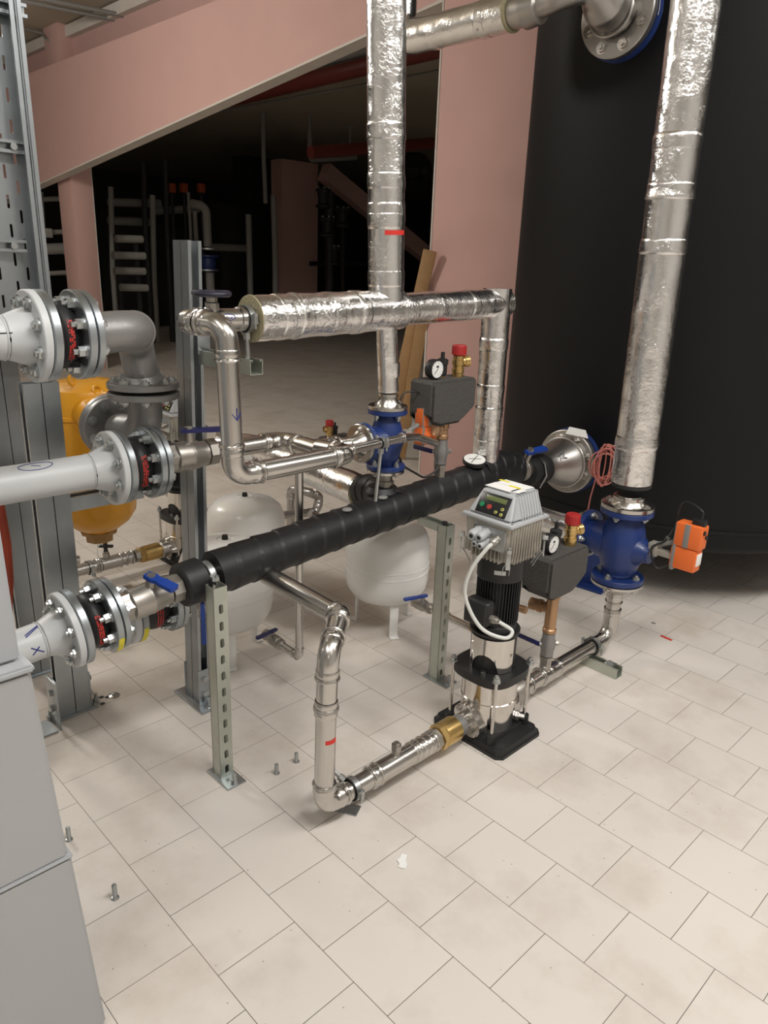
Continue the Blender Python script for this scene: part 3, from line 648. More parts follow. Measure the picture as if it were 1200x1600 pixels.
def channel(mb, o, d, up, wd=.044, ht=.044, L=.3, th=.0025, lip=.009):
    """lipped C channel, open towards up, running along d from o (bottom centre)"""
    m4 = frame(o, d, up)  # local z along d, x=up, y=side
    P = [(0, -wd/2), (ht, -wd/2), (ht, -wd/2+lip), (ht-.007, -wd/2+lip), (ht-.007, -wd/2+lip-th), (ht-th, -wd/2+lip-th), (ht-th, -wd/2+th), (th, -wd/2+th),
         (th, wd/2-th), (ht-th, wd/2-th), (ht-th, wd/2-lip+th), (ht-.007, wd/2-lip+th), (ht-.007, wd/2-lip), (ht, wd/2-lip), (ht, wd/2), (0, wd/2)]
    return mb.prism(P, 0, L, m4)
t = thing('mounting_channel', 'short zinc channel lying on the floor under the right pipe clamp', 'channel', (2.54, 1.3, 0))
channel(MB(), (2.545, 1.40, .0), -Y, Z, L=.20).build('rail', 'zinc', t)
MB().cyl((2.545, 1.245, .04), (2.545, 1.245, .055), .008, n=12).hexn((2.545, 1.245, .046), (2.545, 1.245, .056), .011).build('bolt', 'bolt', t)
MB().box((2.545, 1.245, .0455), (.04, .04, .003)).build('washer_plate', 'bolt', t)

# ------------------------------------------------------------------ pump
def make_pump(cx, cy, label, detail=True):
    C = V((cx, cy, 0)); t = thing('pump', label, 'pump', C)
    P = lambda x, y, z: C + V((x, y, z))
    # base plate with chamfered corners
    def cham(a, b, k): return [(-a+k, -b), (a-k, -b), (a, -b+k), (a, b-k), (a-k, b), (-a+k, b), (-a, b-k), (-a, -b+k)]
    mt = Matrix.Translation(C); mb = MB()
    mb.prism(cham(.122, .155, .02), 0, .012, mt); a = cham(.118, .151, .02); b2 = cham(.105, .075, .03)
    mb.hull([P(x, y, .012) for x, y in a], [P(x, y, .030) for x, y in cham(.112, .145, .02)])
    mb.hull([P(x, y, .030) for x, y in cham(.108, .10, .02)], [P(x, y, .044) for x, y in cham(.102, .095, .02)])
    for sx in (-1, 1):
        for sy in (-1, 1): mb.cyl(P(sx*.092, sy*.092, .03), P(sx*.092, sy*.092, .062), .017, n=16)
    mb.build('base_plate', 'black', t)
    for sx in (-1, 1):
        for sy in (-1, 1): MB().cyl(P(sx*.085, sy*.128, .0295), P(sx*.085, sy*.128, .0312), .008, n=14).build('bolt_hole', 'darkpipe', t)
    MB().lathe([(.060, .04), (.094, .042), (.096, .05), (.096, .142), (.0985, .144), (.0985, .148), (.096, .150), (.096, .234), (.06, .235)], C, Z, 56).build('casing', 'polish', t)
    # head plate: rounded square
    hp = []
    for i in range(48):
        a_ = 2*PI*i/48; c_, s_ = math.cos(a_), math.sin(a_); k = .112/((abs(c_)**3.2+abs(s_)**3.2)**(1/3.2)); hp.append((c_*k, s_*k))
    MB().prism(hp, .232, .262, mt).build('head_plate', 'black', t)
    rd = .092
    for sx in (-1, 1):
        for sy in (-1, 1):
            MB().cyl(P(sx*rd, sy*rd, .05), P(sx*rd, sy*rd, .28), .0062, n=12).build('tie_rod', 'steel', t)
            MB().cyl(P(sx*rd, sy*rd, .262), P(sx*rd, sy*rd, .266), .014, n=16).hexn(P(sx*rd, sy*rd, .266), P(sx*rd, sy*rd, .278), .0115).cyl(P(sx*rd, sy*rd, .278), P(sx*rd, sy*rd, .287), .006, n=10).build('rod_nut', 'bolt', t)
    MB().hexn(P(-.085, -.03, .262), P(-.085, -.03, .274), .009).build('vent_screw', 'steel', t)
    # motor stool
    mb = MB(); mb.lathe([(.070, .260), (.078, .264), (.078, .270)], C, Z, 40); mb.lathe([(.074, .266), (.076, .268), (.078, .386), (.084, .392), (.085, .402), (.06, .404)], C, Z, 44); mb.build('motor_stool', 'black', t)
    # guard: bent sheet on the -X/-Y side with an arched cut-out
    gb = MB(); N = 40; rr = .0815
    a0, a1 = R(150), R(272)
    lo, hi, lo2, hi2 = [], [], [], []
    for i in range(N+1):
        a_ = a0 + (a1-a0)*i/N; u = (i/N-.38)/.28; zb = .264 + (.062*math.sqrt(max(0, 1-u*u)) if abs(u) < 1 else 0)
        d = V((math.cos(a_), math.sin(a_), 0))
        lo.append(gb.bm.verts.new(C + d*rr + Z*zb)); hi.append(gb.bm.verts.new(C + d*rr + Z*.384)); lo2.append(gb.bm.verts.new(C + d*(rr-.0015) + Z*zb)); hi2.append(gb.bm.verts.new(C + d*(rr-.0015) + Z*.384))
    for A, B_ in ((lo, hi), (hi, hi2), (hi2, lo2), (lo2, lo)):
        for i in range(N): gb.bm.faces.new((A[i], A[i+1], B_[i+1], B_[i]))
    for i in (0, N): gb.bm.faces.new((lo[i], hi[i], hi2[i], lo2[i]))
    gb.build('coupling_guard', 'polish', t)
    for a_, z in ((R(156), .355), (R(266), .325)):
        d = V((math.cos(a_), math.sin(a_), 0)); MB().hexn(C + d*rr + Z*z, C + d*(rr+.003) + Z*z, .006).build('guard_screw', 'steel', t)
    MB().lathe([(.0, .25), (.02, .25), (.028, .27), (.028, .35), (.016, .355), (.016, .395)], C, Z, 24).build('shaft_coupling', 'cast', t)
    # motor
    mb = MB().lathe([(.05, .402), (.070, .406), (.070, .424), (.064, .428), (.062, .436), (.062, .590), (.06, .595)], C, Z, 44)
    for i in range(44):
        a_ = 2*PI*i/44; d = V((math.cos(a_), math.sin(a_), 0)); mb.box(C + d*.066 + Z*.512, (.014, .0025, .155), Matrix.Rotation(a_, 3, 'Z'))
    mb.build('motor', 'black', t)
    MB().lathe([(.05, .586), (.0745, .588), (.0765, .592), (.0755, .597), (.0755, .665), (.05, .668)], C, Z, 44).build('fan_cover', 'black', t)
    tb = P(-.083, .005, .482); MB().box(tb, (.05, .092, .088), bev=.014, seg=3).build('terminal_box', 'black', t)
    MB().box(tb + V((-.026, 0, 0)), (.012, .086, .080), bev=.005).build('terminal_lid', 'black', t)
    g = tb + V((.0, -.046, -.01)); MB().hexn(g, g + V((0, -.010, 0)), .014).lathe([(.012, 0), (.012, .012), (.009, .02)], g + V((0, -.01, 0)), -Y, 16).hexn(g + V((0, -.012, 0)), g + V((0, -.021, 0)), .0135).build('cable_gland', 'nickel', t)
    curved_patch(t, C, Z, .0757, R(-158), R(-130), .618, .632, 'bolt', 'name_badge', ref=X)
    # drain plug and oval port flanges
    dp = P(.052, -.083, .072); MB().hexn(dp, dp + V((.006, -.012, 0)), .017).hexn(dp + V((.006, -.01, 0)), dp + V((.014, -.028, 0)), .010).build('drain_plug', 'steel', t)
    for s in (-1, 1):
        q = P(s*.092, 0, PZ); mt2 = frame(q, X*s, Z); ov = []
        for i in range(36):
            a_ = 2*PI*i/36; ov.append((.040*math.cos(a_) + .012*math.cos(a_)*abs(math.sin(a_)), .062*math.sin(a_)))
        mt2 = frame(q, X*s, V((0, .75, .66)).cross(X) * 1); ob = MB().prism(ov, -.012, .022, mt2)
        ob.lathe([(.036, .02), (.036, .055), (.030, .058)], q, X*s, 30); f = ob.build('port_flange', 'steel', t)
        for q2 in (-1, 1):
            e = mt2.to_3x3() @ V((0, .050*q2, 0)); MB().hexn(q + e + X*s*.022, q + e + X*s*.031, .011).cyl(q + e + X*s*.03, q + e + X*s*.038, .006, n=10).build('bolt', 'steel', f)
    return t
def make_drive(cx, cy, label):
    DZ = .042; C = V((cx, cy, DZ)); t = thing('frequency_drive', label, 'drive unit', C + Z*.60); P = lambda x, y, z: C + V((x, y, z)); a = .093
    mb = MB(); mb.hull([P(x*a*.94, y*a*.94, .672) for x, y in ((-1, -1), (1, -1), (1, 1), (-1, 1))], [P(x*a, y*a, .752) for x, y in ((-1, -1), (1, -1), (1, 1), (-1, 1))])
    bm2 = mb.bm; bmesh.ops.bevel(bm2, geom=[e for e in bm2.edges if abs((e.verts[0].co-e.verts[1].co).z) > .05], offset=.012, segments=3, affect='EDGES')
    for sx, sy in ((0, -1), (1, 0)):
        for i in range(13):
            k = -.084 + .168*i/12; c = P(k, -a*.99, .70) if sy else P(a*.99, k, .70)
            if i in (0, 12): continue
            mb.box(c, ((.0035, .008, .095) if sy else (.008, .0035, .095)), bev=.001)
    mb.build('housing', 'alu', t)
    fb = MB()
    for i in range(12):
        k = -.083 + .166*i/11; h = .052 if 2 <= i <= 9 else .042
        for s in (-1, 1):
            fb.box(P(k, s*(a-.020), .676-h/2), (.0035, .036, h), bev=.001); fb.box(P(s*(a-.020), k, .676-h/2), (.036, .0035, h), bev=.001)
    fb.lathe([(.03, .615), (.070, .617), (.070, .68), (.03, .68)], C, Z, 32); fb.build('cooling_fins', 'alu', t)
    mb = MB().box(P(0, 0, .757), (2*a+.012, 2*a+.012, .013), bev=.005); mb.build('lid_rim', 'lid', t)
    lo = [(-a+.004, -a+.004), (a-.004, -a+.004), (a-.004, a-.004), (-a+.004, a-.004)]; hi = [(-a+.052, -a+.03), (a-.014, -a+.03), (a-.014, a-.03), (-a+.052, a-.03)]
    mb = MB(); zl, zh = .762, .846; mb.hull([P(x, y, zl) for x, y in lo], [P(x, y, zh) for x, y in hi])
    bmesh.ops.bevel(mb.bm, geom=[e for e in mb.bm.edges], offset=.010, segments=3, affect='EDGES')
    for i in range(8):
        x = -.03 + .098*i/7
        mb.hull([P(x-.002, -a+.001, zl), P(x+.002, -a+.001, zl), P(x+.002, -a+.02, zl), P(x-.002, -a+.02, zl)], [P(x-.002, -a+.027, zh-.004), P(x+.002, -a+.027, zh-.004), P(x+.002, -a+.04, zh-.004), P(x-.002, -a+.04, zh-.004)])
    mb.build('lid', 'lid', t)
    for x, y in ((-a+.012, -a+.006), (-a+.012, a-.006), (a-.012, -a+.006)): MB().cyl(P(x, y, .757), P(x, y, .7655), .004, n=10).build('screw', 'greyp', t)
    # sloping keypad on the -X face
    p0, p1 = P(-a+.004, 0, zl), P(-a+.052, 0, zh); up = (p1-p0).normalized(); nrm = up.cross(Y).normalized()
    nrm = nrm if nrm.x < 0 else -nrm
    sd = Y*-1
    def K(u, v): return p0 + up*v + sd*u + nrm*.0005
    def pad(u0, v0, u1, v1, m, n, th=.002, r=0, par=t):
        mt2 = frame(K((u0+u1)/2, (v0+v1)/2), nrm, sd); w_, h_ = abs(u1-u0), abs(v1-v0)
        return MB().box(mt2.translation, (w_, h_, th*2), mt2.to_3x3(), bev=min(.004, w_*.2, th*.8)*(.9 if r else .3)).build(n, m, par)
    pad(-.058, .012, .058, .080, 'panel', 'keypad', .002, 1)
    for (u0, v0, u1, v1, m, n) in ((-.035, .056, .045, .072, 'screen', 'display'),):
        pad(u0, v0, u1, v1, m, n, .0035)
    for u, v, r, m in ((-.040, .038, .0085, 'green'), (-.010, .036, .0085, 'redb'), (.040, .039, .0055, 'yellowb'), (.020, .025, .0055, 'yellowb'), (.042, .022, .0055, 'yellowb')):
        b = MB().cyl(K(u, v), K(u, v) + nrm*.005, r, r*.9, n=18); b.build('button', m, t)
        if m != 'yellowb': MB().torus(K(u, v) + nrm*.0052, nrm, r*.5, r*.09, 16, 6).build('button_mark', 'dim' if m == 'redb' else 'panel', t)
        else: MB().cyl(K(u, v) + nrm*.0051, K(u, v) + nrm*.0055, r*.45, n=8).build('button_mark', 'panel', t)
    # paper stickers on top
    for (x, y, w_, h_, m, rz) in ((-.01, .012, .055, .10, 'paper', 0), (.045, .03, .05, .06, 'paper', 0), (.045, -.025, .05, .05, 'paper', 0), (.052, .052, .012, .04, 'yellow', 0), (.02, -.012, .014, .045, 'yellow', 0), (-.005, -.045, .045, .03, 'paper', 0)):
        MB().box(P(x, y, zh+.0006 + (.0005 if m == 'yellow' else 0)), (w_, h_, .0008)).build('sticker', m, t)
    # cable plate with glands on the -X face
    MB().box(P(-a-.001, -.015, .705), (.008, .125, .072), bev=.002).build('cable_plate', 'bolt', t)
    for y, z in ((.042, .737), (-.074, .737), (.042, .673), (-.074, .673)): MB().cyl(P(-a-.002, y, z), P(-a-.008, y, z), .004, n=10).build('screw', 'bolt', t)
    for y, z, r in ((.024, .716, .0165), (-.006, .718, .015), (.010, .694, .011), (-.012, .692, .012)):
        g = P(-a-.003, y, z); d = V((-1, -.1, -.12)).normalized(); MB().hexn(g, g + d*.01, r*1.12, 6).lathe([(r, 0), (r, .016), (r*1.08, .017), (r*1.08, .030), (r*.8, .040), (r*.45, .040), (r*.45, .03)], g + d*.008, d, 20).build('cable_gland', 'lid', t)
        MB().cyl(g + d*.045, g + d*.0486, r*.42, n=14).build('gland_bore', 'black', t)
    g = P(-a-.003, -.048, .708); d = V((-1, -.05, -.25)).normalized(); MB().hexn(g, g + d*.008, .015).lathe([(.013, 0), (.013, .02), (.0105, .024)], g + d*.007, d, 18).hexn(g + d*.012, g + d*.024, .0145).build('metal_gland', 'nickel', t)
    # spring clips down to the motor
    for x, y in ((-1, -1), (-1, 1), (1, -1), (1, 1)):
        q = P(x*a*.99, y*a*.99, .682); d = V((x, y, 0)).normalized(); b = MB().cyl(q + Z*.012, q - Z*.004, .006, n=10).hexn(q, q + d*.014, .008)
        b.box(q + d*.004 - Z*.035, (.014, .004, .055), Matrix.Rotation(math.atan2(y, x)+PI/2, 3, 'Z') , bev=.001); b.build('spring_clip', 'bolt', t)
        e = q - d*.012 - Z*.06; s_ = d.cross(Z)
        wb = MB(); 
        for k in (-1, 1): wb.tube([q - Z*.045 + s_*k*.006, e + s_*k*.010 , e + s_*k*.012 - Z*.035 - d*.018], .0014, 6)
        wb.build('clip_wire', 'bolt', t)
    return t
make_pump(PX, PY, 'vertical stainless pump with black motor standing nearest the viewer')
make_drive(PX, PY, 'grey frequency drive with keypad and paper stickers on the near pump')
t = thing('power_cable', 'white cable looping from drive to motor on the near pump', 'cable', (PX-.12, PY, .5))
MB().tube(spline([(PX-.115, PY-.05, .742), (PX-.140, PY-.045, .73), (PX-.170, PY-.01, .65), (PX-.172, PY+.0, .56), (PX-.140, PY-.045, .46), (PX-.095, PY-.108, .432), (PX-.066, PY-.115, .45), (PX-.083, PY-.074, .472)], 8), .0062, 12).build('sheath', 'cablew', t)
FY = 3.40
make_pump(PX, FY, 'second stainless pump half hidden behind the tall rail post')
make_drive(PX, FY, 'second grey frequency drive seen behind the tall rail post')

# ------------------------------------------------------------------ safety groups
def safety_group(c, zb, label, lever_d=None, fl=1, legs=True, tee_d=None, gauge=True):
    """c: foot on the pipe (x, y, z); foam box with gauge, air vent and red-capped safety valve on a bronze tee"""
    c = V(c); t = thing('safety_group', label, 'safety group', c)
    z0 = c.z
    if legs:
        MB().lathe([(.022, 0), (.022, .036), (.026, .038), (.026, .053), (.019, .055), (.019, .06)], c, Z, 6).build('hex_nipple', 'nickel', t)
        zv = z0+.055
        MB().lathe([(.018, 0), (.024, .003), (.024, .026), (.0275, .034), (.0275, .064), (.024, .072), (.024, .098), (.018, .10)], (c.x, c.y, zv), Z, 24).build('ball_valve', 'cast', t)
        if lever_d:
            d = V(lever_d); o = V((c.x, c.y, zv+.05)); MB().cyl(o, o + d*.034, .008, n=12).build('stem', 'bolt', t); sd = d.cross(Z)
            e = o + d*.036; lv = MB(); lv.box(e + Y*.045, (.009, .10, .018), bev=.004); lv.build('lever', 'bluedk', t)
            MB().cyl(o - d*.02, o - d*.038, .008, n=10).hexn(o - d*.03, o - d*.04, .010).build('drain_cap', 'nickel', t)
        zt = zv+.098
        MB().lathe([(.020, 0), (.026, .003), (.026, .016), (.0225, .02), (.0225, zb-zt-.028), (.027, zb-zt-.024), (.027, zb-zt-.004), (.022, zb-zt)], (c.x, c.y, zt), Z, 26).build('tee', 'bronze', t)
        if tee_d:
            p = V((c.x, c.y, (zt+zb)/2+.012)); d = V(tee_d).normalized(); MB().lathe([(.019, 0), (.020, .035), (.025, .037), (.025, .052), (.021, .054), (.023, .062), (.023, .085), (.016, .088)], p, d, 24).build('tee_branch', 'bronze', t)
    # foam box: stepped bottom, chamfered corners; main face looks to -Y
    x0, x1, y0, y1 = c.x-.125, c.x+.125, c.y-.055, c.y+.065
    P2 = [(x0+.02, zb+.03), (x0+.045, zb), (x1-.085, zb), (x1-.075, zb+.03), (x1-.012, zb+.045), (x1, zb+.06), (x1, zb+.155), (x1-.012, zb+.165), (x0+.012, zb+.165), (x0, zb+.155), (x0, zb+.045)]
    mt = Matrix(((1, 0, 0, 0), (0, 0, 1, 0), (0, 1, 0, 0), (0, 0, 0, 1)))
    mb = MB()
    mb.prism([(x*1.0, z) for x, z in P2], y0, y1, mt)
    bmesh.ops.bevel(mb.bm, geom=[e for e in mb.bm.edges if abs((e.verts[0].co-e.verts[1].co).y) < 1e-4], offset=.010, segments=2, affect='EDGES', clamp_overlap=True)
    mb.build('insulation_box', 'foam', t)
    zt = zb+.165
    # gauge facing -Y
    if gauge:
        g = V((c.x-fl*.066, c.y-.005, zt+.038)); MB().cyl((g.x, g.y+.005, zt-.004), g, .007, n=10).build('gauge_stem', 'brass', t)
        gg = MB().lathe([(.02, -.022), (.034, -.020), (.036, -.012), (.036, .010), (.034, .013), (.030, .013)], g, -Y, 36).build('pressure_gauge', 'black', t)
        MB().cyl(g - Y*.0105, g - Y*.0132, .0305, n=32).build('dial', 'paper', gg)
        MB().box(g - Y*.0138 + V((-.006, 0, -.006)), (.0022, .0008, .026), Matrix.Rotation(R(45), 3, 'Y')).build('needle', 'dim', gg)
        dd = MB()
        for i in range(11):
            a = R(-45 + i*27); dd.box(g - Y*.0135 + V((math.cos(a)*.025, 0, math.sin(a)*.025)), (.005, .0005, .0012), Matrix.Rotation(-a, 3, 'Y'))
        dd.box(g - Y*.0135 + V((0, 0, .010)), (.013, .0005, .008)); dd.build('dial_print', 'dim', gg)
        MB().torus(g - Y*.013, Y, .0325, .0022, 36, 6).build('rim', 'black', gg)
    # air vent
    v = V((c.x+fl*.004, c.y+.022, zt-.003)); MB().lathe([(.011, 0), (.011, .008), (.018, .012), (.019, .050), (.022, .052), (.022, .068), (.012, .073), (.0075, .075), (.0075, .095), (.004, .096)], v, Z, 20).build('air_vent', 'black', t)
    MB().hexn(v, v + Z*.008, .013).build('vent_nut', 'brass', t)
    # safety valve
    s = V((c.x+fl*.07, c.y+.0, zt-.004)); MB().lathe([(.018, 0), (.021, .004), (.021, .018), (.0235, .02), (.0235, .034), (.020, .036), (.020, .046), (.0235, .048), (.0235, .066), (.021, .068), (.021, .082), (.018, .084)], s, Z, 28).build('safety_valve_body', 'brass', t)
    o = s + Z*.058; MB().lathe([(.017, 0), (.019, .022), (.0215, .024), (.0215, .042), (.015, .044), (.015, .03)], o, V((.8*fl, -.35*fl, .1)), 24).build('outlet', 'brass', t)
    cp = MB().lathe([(.020, .084), (.0265, .086), (.0265, .118), (.0245, .122), (.01, .123)], s, Z, 30)
    for i in range(20):
        a = 2*PI*i/20; cp.box(s + V((math.cos(a)*.0265, math.sin(a)*.0265, .102)), (.002, .003, .030), Matrix.Rotation(a, 3, 'Z'))
    cp.build('cap', 'red', t); return t
safety_group((2.215, PY, .108), .430, 'low charcoal safety group with gauge between near pump and right blue valve', (-.8, .6, 0), tee_d=(-.25, 1, 0))
safety_group((2.112, 1.84, .765), .985, 'high charcoal safety group with gauge standing on the black-taped pipe', (-.8, .6, 0), tee_d=(-1, -.35, .08))

# ------------------------------------------------------------------ pump inlet run along the floor
YX = 1.131
t = thing('steel_pipe', 'bent stainless pipe dropping to the floor left of the near pump', 'pipe', (YX, PY, 0))
qa, qb = atz(530, 962, .60), aty(513, 1022, PY)
press_pipe(t, [(qa.x+.012, 1.80, .60), qa, qb, (YX, PY, .40), (YX-.004, PY, PZ), (1.50, PY, PZ)], .029, [.042, .09, .12, .072], .008)
coupling(t, (1.30, PY, PZ), X, .030, .04)
b = MB()
for h in (.0, .152, .175, .20, .225, .245): bead(b, V((1.335+h, PY, PZ)), X, .030, .17)
b.lathe([(.0305, 0), (.033, .002), (.033, .15), (.0315, .152), (.0335, .156), (.0335, .244), (.030, .246)], (1.336, PY, PZ), X, 28); b.build('coupling', 'steel', t)
MB().cyl((1.415, PY, PZ+.02), (1.415, PY, PZ+.052), .013, n=18).hexn((1.415, PY, PZ+.048), (1.415, PY, PZ+.066), .017).hexn((1.415, PY, PZ+.066), (1.415, PY, PZ+.074), .010).build('drain_plug', 'nickel', t)
curved_patch(t, (YX, PY, .30), Z, .0294, R(-132), R(-62), 0, .013, 'redtape', 'red_tape', ref=X)
MB().lathe([(.028, 0), (.037, .002), (.037, .03), (.030, .034)], (1.572, PY, PZ), X, 8).build('hex_nut', 'nickel', t)
t = thing('check_valve', 'brass check valve at the inlet of the near pump', 'valve', (1.61, PY, PZ-.05))
MB().lathe([(.03, 0), (.044, .002), (.044, .022), (.030, .024)], (1.604, PY, PZ), X, 6).build('hex_end', 'brass', t)
MB().lathe([(.036, 0), (.042, .004), (.043, .05), (.043, .066), (.038, .070), (.03, .071)], (1.624, PY, PZ), X, 36).build('body', 'brass', t)
MB().lathe([(.033, 0), (.037, .003), (.037, .03), (.033, .032)], (1.694, PY, PZ), X, 32).build('threaded_end', 'cast', t)
clamp('rubber lined pipe clamp beside the lowest stainless elbow', (1.235, PY, PZ), X, .031, (1.20, PY+.055, .135))
t = thing('wall_bracket', 'small zinc angle bracket standing behind the lowest stainless elbow', 'bracket', (1.20, PY+.06, 0))
mb = MB(); m4 = Matrix.Translation((1.205, PY+.062, 0)) @ Matrix.Rotation(R(28), 4, 'Z')
mb.slotplate(m4, .045, .155, .004, [(0, 0)], .013, .05, .078); mb.box(m4 @ V((0, -.045, .002)), (.045, .09, .004), Matrix.Rotation(R(28), 3, 'Z')); mb.build('angle_plate', 'galv', t)
MB().hexn((1.205, PY+.062, .135), (1.200, PY+.048, .135), .010).build('nut', 'bolt', t)

# ------------------------------------------------------------------ slotted support posts
def strut_post(cx, cy, top, label, arm=False):
    t = thing('support_post', label, 'post', (cx, cy, 0)); wd, th = .045, .0025; mb = MB()
    # -Y face slotted, -X and +X plain, open at the back with lips
    mb.slotplate(Matrix.Translation((cx, cy-wd/2, .006)), wd, top-.006, th, [(0, 0)], .014, .030, .055)
    for s in (-1, 1):
        mb.box((cx+s*(wd/2-th/2), cy, (top+.006)/2), (th, wd-.001, top-.006)); mb.box((cx+s*(wd/2-.005), cy+wd/2-th/2, (top+.006)/2), (.010, th, top-.006))
    mb.build('channel', 'zinc', t)
    MB().box((cx, cy-.016, .003), (.066, .122, .006), bev=.001).build('base_plate', 'galv', t)
    for s in (-1, 1):
        q = V((cx, cy-.016+s*.048, .006)); MB().cyl(q, q + Z*.035, .006, n=12).hexn(q + Z*.002, q + Z*.012, .011).cyl(q, q + Z*.002, .013, n=16).build('anchor_bolt', 'bolt', t)
    if arm:
        a = MB(); channel(a, (cx, cy+.0, top-.030), Y, Z, .04, .03, .13); a.build('arm', 'zinc', t)
        MB().cyl((cx-.01, cy, top), (cx-.01, cy, top+.012), .010, n=14).build('end_bolt', 'black', t)
    return t
strut_post(1.042, 1.732, .652, 'slotted zinc post standing at the left end of the black-taped pipe')
strut_post(1.985, 1.68, .645, 'slotted zinc post standing left of the near pump', True)

# ------------------------------------------------------------------ black taped main pipe
BYY = 1.84
def bz(x): return .636 + (x-1.09)*.066
def wrap(parent, pts, r, pitch, name, Rb=.08, seed=0, n=44, lump=.03):
    path = resample(fillet(pts, Rb, 12), pitch/20)
    def rf(p, L, a):
        s = (L/pitch + a/(2*PI)) % 1.0
        e = .07*(1-s) if s > .05 else .07*(s/.05)
        dip = 0
        return r*(1 + e + dip + lump*noise.noise(p*9 + V((seed, 0, 0))) + .012*noise.noise(p*34))
    return MB().tube(path, r, n, rf).build(name, 'tape', parent, sharp=28)
t = thing('taped_pipe', 'thick black-taped insulated pipe running across the middle of the room', 'pipe', (1.8, BYY, .68))
wrap(t, [(1.098, BYY, bz(1.098)), (2.50, BYY, bz(2.50)), (2.60, BYY, .715)], .066, .083, 'main_wrap', seed=1)
wrap(t, [(1.85, BYY-.01, .705), (1.868, 1.94, .738), (1.885, 2.035, .706)], .059, .05, 'branch_wrap', seed=2, lump=.03)
MB().lathe([(.06, 0), (.062, .012), (.05, .03), (.03, .036)], (1.83, BYY+.03, .745), Z, 32).build('branch_collar', 'tape', t)
wrap(t, [(2.36, BYY, .74), (2.52, BYY, .755), (2.60, BYY, .73)], .060, .06, 'hump_wrap', seed=5, lump=.06)
for x in (1.62, 1.79): MB().sphere((x, BYY-.02, bz(x)+.0685), .016, (1.2, 1, .45)).build('sensor_pocket', 'greyp', t)
MB().lathe([(.02, 0), (.034, .001), (.035, .03), (.02, .032)], (1.096, BYY, bz(1.096)), -X, 28).build('pipe_end', 'steel', t)
t = thing('thermometer', 'round white dial thermometer lying on the black-taped pipe', 'gauge', (2.30, BYY, .79))
m4 = frame((2.31, BYY-.01, .805), V((-.16, -.2, 1)), X)
MB().lathe([(.02, -.02), (.044, -.012), (.0475, -.010), (.0475, .004), (.044, .006), (.04, .006)], m4.translation, m4.to_3x3() @ Z, 40).build('housing', 'black', t)
MB().lathe([(.0, .0062), (.0435, .0062), (.0435, .0070), (.0, .0071)], m4.translation, m4.to_3x3() @ Z, 40).build('dial', 'paper', t)
for a, L in ((R(20), .07), (R(140), .05)):
    MB().box(m4 @ V((0, 0, .0076)), (L, .003, .0008), m4.to_3x3() @ Matrix.Rotation(a, 3, 'Z')).build('needle', 'dim', t)
MB().cyl((2.315, BYY, .74), (2.31, BYY-.005, .79), .012).build('stem', 'brass', t)
# insulating ring left of the clamp, valve with blue lever left of it
AX = (V((1.09, BYY, .636)) - V((.60, BYY, .592))).normalized()
def L1(x): return V((x, BYY, .592 + (x-.60)*.0898))
t = thing('insulation_ring', 'short smooth black insulation ring between blue lever valve and taped pipe', 'ring', L1(1.0))
MB().lathe([(.035, 0), (.062, .001), (.066, .006), (.066, .068), (.062, .073), (.035, .074)], L1(.985), AX, 40).build('foam_ring', 'black', t)
clamp('zinc clamp holding the left end of the black-taped pipe', L1(1.078), AX, .040, V((1.048, 1.750, .66)))
ball_valve('ball_valve', 'ball valve with bright blue lever left of the black insulation ring', L1(.792), AX, .196, .044, V((.38, -.9, -.22)), V((0, -.25, .95)), lever_len=.085)
t = ball_valve('ball_valve', 'drain valve with blue lever hanging down behind the left slotted post', aty(317, 928, 1.84), -Z, .075, .019, -Z, (-X*.55 - Y*.8), lever_len=.115)
# valve and rings before the tank cone
t = ball_valve('ball_valve', 'insulated valve with blue lever at the tank end of the taped pipe', (2.60, BYY, .705), X, .13, .045, X, (Z*.9 - Y*.3), lm='lever', lever_len=.12, stem_h=.045)
MB().lathe([(.04, 0), (.066, .001), (.070, .012), (.070, .06), (.066, .07), (.04, .071)], (2.745, BYY, .69), X, 40).build('foam_ring', 'black', t)
MB().lathe([(.045, 0), (.064, .002), (.066, .02), (.064, .055), (.045, .057)], (2.685, BYY, .692), X, 40).build('foam_collar', 'black', t)
MB().tube([(2.74, BYY-.06, .74), (2.745, BYY-.075, .68), (2.74, BYY-.05, .62)], .003, 6).build('wire_strap', 'bolt', t)

